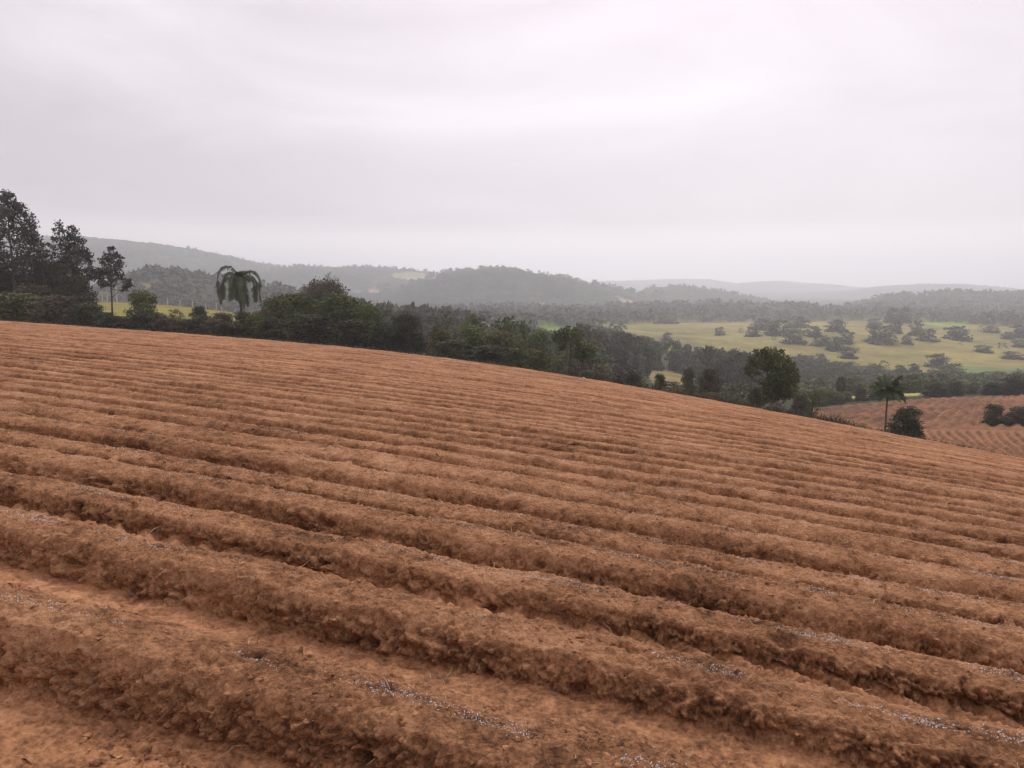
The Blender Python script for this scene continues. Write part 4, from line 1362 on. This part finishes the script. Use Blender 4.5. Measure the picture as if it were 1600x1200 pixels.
# --- far forest that reads as one mass
def far_wood():
    r = np.random.default_rng(91)
    protos = []
    for s in range(8):
        q = np.random.default_rng(300 + s)
        cl = dome_clusters(q, 7, 0.1, 1.0, 'dome' if s % 2 else 'ball', 0.16, 0.28)
        protos.append(quads_cloud(q, cl, 85, 0.16))
    VV, FF, TT, k = [], [], [], 0
    def put(x, y, z, w, h):
        nonlocal k
        V, F, T = protos[r.integers(8)]
        a = r.uniform(0, 6.28)
        c, s = math.cos(a), math.sin(a)
        Q = np.stack([(V[:, 0] * c - V[:, 1] * s) * w + x, (V[:, 0] * s + V[:, 1] * c) * w + y, V[:, 2] * h + z], -1)
        VV.append(Q)
        FF.append(F + k)
        TT.append(np.clip(T + r.normal(0, 0.18), 0, 1))
        k += len(V)
    n = 0
    def batch(num, pxr, yr, hr, wr, test=None):
        Y = np.exp(r.uniform(math.log(yr[0]), math.log(yr[1]), num))
        px = r.uniform(*pxr, num)
        x = (px - 800) / F_PX * Y * 1.0
        m = np.ones(num, bool)
        for poly, _ in PARCELS:
            m &= ~inside(poly, x, Y)
        if test is not None:
            m &= test(px, Y)
        z = ground_z(x, Y)
        for i in np.where(m)[0]:
            put(x[i], Y[i], z[i], r.uniform(*wr), r.uniform(*hr))
    batch(900, (700, 1650), (700, 960), (8, 14), (9, 15), None)
    batch(260, (720, 1000), (400, 680), (6, 11), (8, 13), lambda p, Y: ~((p > 800) & (p < 1010) & (Y > 360) & (Y < 470)))
    batch(420, (120, 560), (500, 660), (6, 10), (8, 13))
    batch(240, (1320, 1650), (1160, 1490), (10, 17), (14, 24))
    batch(260, (560, 760), (240, 520), (8, 12), (7, 12))
    # trees that break the skyline of the far hills
    for dist, wf, wb, crest in HILLS:
        if dist > 3000:
            continue
        lo, hi = max(crest[0][0], -60), min(crest[-1][0], 1660)
        batch(int((hi - lo) * 0.55), (lo, hi), (dist * 0.955, dist * 1.03), (5, 13), (9, 17))
    V = np.concatenate(VV)
    link('far_woodland', mesh('far_woodland', V, np.concatenate(FF), False, {'tone': np.concatenate(TT)}), LEAF['grey'], kind='stuff', label='far hazy woodland covering the valley and low hills')
far_wood()

# --- weeds along the verge of the field
def verge():
    r = np.random.default_rng(17)
    n = 26000
    u = r.uniform(-95, 40, n)
    v = V_EDGE + 0.1 + r.random(n) ** 1.5 * 6.5
    q = perlin(np.stack([u / 2.2, v / 1.5, v * 0], -1), 71)
    keep = q > r.uniform(-0.5, 0.45, n)
    u, v, q = u[keep], v[keep], q[keep]
    x, y = to_xy(u, v)
    z = ground_z(x, y)
    n = len(x)
    P = np.stack([x, y, z - 0.05], -1)
    h = (0.10 + 0.30 * np.clip(q + 0.3, 0, 1)) * r.uniform(0.4, 1.3, n) * (1 + 1.1 * smooth(-24, -16, u) * (1 - smooth(4, 9, u)))
    d = np.stack([r.normal(0, 0.8, n), r.normal(0, 0.8, n), np.ones(n)], -1)
    a = r.uniform(0, 6.28, n)
    s = np.stack([np.cos(a), np.sin(a), np.zeros(n)], -1) * r.uniform(0.015, 0.05, n)[:, None]
    tip = P + d * h[:, None]
    mid = P + d * h[:, None] * 0.55
    V = np.stack([P - s, P + s, mid + s * 0.8, tip, mid - s * 0.9], 1).reshape(-1, 3)
    F = (np.arange(n)[:, None] * 5 + np.arange(5)[None])
    tone = np.repeat(np.clip(0.35 + 0.5 * perlin(np.stack([u / 6, v / 6, v * 0 + 2], -1), 72) + r.normal(0, 0.18, n), 0, 1), 5)
    link('verge_weeds', mesh('verge_weeds', V, F, False, {'tone': tone}), M_WEED, kind='stuff', label='brown and green weeds along the far edge of the ploughed field')
verge()

# --- fence posts, light post, farm buildings, pale stones
def post(px, Y, h, w, label, name='fence_post', cat='post', group=None, lean=0.0):
    x, y, z = at_depth(px, Y)
    rng = np.random.default_rng(int(px))
    t = np.array([-0.4, 0.3, 0.7, 1.0]) * h
    pts = np.stack([t * lean, rng.normal(0, .01, 4), t], -1)
    tv, tf = tubes([(pts, [w, w * .95, w * .9, w * .8]), (np.array([pts[-1], pts[-1] + [0, 0, 0.03]]), [w * .8, 0.01])], 6)
    return link(name, mesh(name, tv, tf, False), M_POST, None, (x, y, z), label=label, category=cat, group=group)
for px, Y, h, lab in ((160, 148, 1.5, 'pale fence post just left of the lone smaller eucalyptus'),
                      (168, 146, 1.4, 'pale fence post close beside the trunk of the lone smaller eucalyptus'),
                      (262, 142, 1.5, 'leftmost pale post of the fence right of the rounded green tree'),
                      (281, 141, 1.4, 'pale fence post behind the sparse yellowish shrub'),
                      (301, 139, 1.7, 'tallest pale fence post, above the small compact dark bush'),
                      (322, 138, 1.4, 'pale fence post just right of the small compact dark bush'),
                      (338, 136, 1.7, 'pale fence post left of the drooping palm'),
                      (347, 135, 1.3, 'short pale fence post nearest to the drooping palm')):
    post(px, Y, h, 0.10, lab, group='fence posts of the small pasture', lean=PL.uniform(-.06, .06))
post(182.5, 150, 3.4, 0.13, 'tall pale post behind the trunk of the lone smaller eucalyptus', 'pale_post')

def house(px, base, Yd, w, d, h, label):
    x, y, z = ground_at(px, base, Yd)
    root = link('farm_building', None, None, None, (x, y, z), label=label, category='building')
    zb = gz(x, y) - z - 2
    V = np.array([[-w / 2, -d / 2, zb], [w / 2, -d / 2, zb], [w / 2, d / 2, zb], [-w / 2, d / 2, zb], [-w / 2, -d / 2, h], [w / 2, -d / 2, h], [w / 2, d / 2, h], [-w / 2, d / 2, h], [-w / 2, 0, h * 1.45], [w / 2, 0, h * 1.45]])
    link('wall', mesh('wall', V, [np.array([[0, 1, 5, 4], [1, 2, 6, 5], [2, 3, 7, 6], [3, 0, 4, 7]]), np.array([[4, 8, 7], [5, 6, 9]])], False), M_WHITE, root)
    e = 0.6
    R = np.array([[-w / 2 - e, -d / 2 - e, h * .93], [w / 2 + e, -d / 2 - e, h * .93], [w / 2 + e, 0, h * 1.5], [-w / 2 - e, 0, h * 1.5], [w / 2 + e, d / 2 + e, h * .93], [-w / 2 - e, d / 2 + e, h * .93]])
    R = np.concatenate([R, R + [0, 0, 0.25]])
    link('roof', mesh('roof', R, [np.array([[0, 1, 2, 3], [3, 2, 4, 5], [6, 9, 8, 7], [9, 11, 10, 8], [0, 6, 7, 1], [5, 4, 10, 11]])], False), M_ROOF, root)
house(1257, 484, 1000, 12, 8, 4.5, 'small white farm building far off in the haze above the pasture wood')
house(1248, 483, 1000, 8, 7, 3.5, 'smaller white building left of the far white farm building')

def stone(px, Y, s, label):
    x, y, z = at_depth(px, Y)
    rng = np.random.default_rng(int(px * 7))
    n = 9
    th = np.linspace(0, math.pi, n)
    ring = []
    V = []
    for a in th:
        for b in np.linspace(0, 2 * math.pi, 10, endpoint=False):
            d = np.array([math.sin(a) * math.cos(b), math.sin(a) * math.sin(b), math.cos(a)])
            V.append(d * np.array([1.2, 1.0, 0.8]) * s)
    V = np.array(V)
    V *= (1 + 0.25 * perlin(V / s * 1.3 + px, 3))[:, None]
    i = np.arange(n * 10).reshape(n, 10)
    j = np.roll(i, -1, 1)
    F = np.stack([i[:-1].ravel(), j[:-1].ravel(), j[1:].ravel(), i[1:].ravel()], -1)
    link('pale_stone', mesh('pale_stone', V, F, True), M_POST, None, (x, y, z + s * 0.55), label=label, category='stone')
stone(911, 60.6, 0.13, 'white stone at the field edge below the spreading tree')
stone(929, 60.2, 0.09, 'smaller pale stone right of the white one in the edge scrub')
stone(1229, 57.2, 0.10, 'pale stone at the edge left of the leaning shrub')

# ------------------------------------------------------------------ haze: one closed box of even air
def haze():
    zmin, zmax = -95.0, 190.0
    X = 5600.0
    V = [(sx * X, sy * X, z) for z in (zmin, zmax) for sx, sy in ((-1, -1), (1, -1), (1, 1), (-1, 1))]
    F = [(3, 2, 1, 0), (4, 5, 6, 7), (0, 1, 5, 4), (1, 2, 6, 5), (2, 3, 7, 6), (3, 0, 4, 7)]
    me = mesh('haze', np.array(V), np.array(F), False)
    m = bpy.data.materials.new('haze')
    m.use_nodes = True
    nt = m.node_tree
    nt.nodes.clear()
    out = node(nt, 'ShaderNodeOutputMaterial')
    vol = node(nt, 'ShaderNodeVolumePrincipled')
    vol.inputs['Color'].default_value = (*HAZE_COLOR, 1)
    vol.inputs['Density'].default_value = HAZE_DENSITY
    vol.inputs['Anisotropy'].default_value = 0.6
    nt.links.new(vol.outputs[0], out.inputs['Volume'])
    link('haze', me, m, kind='stuff', label='pale haze lying over the valley and hills')
haze()
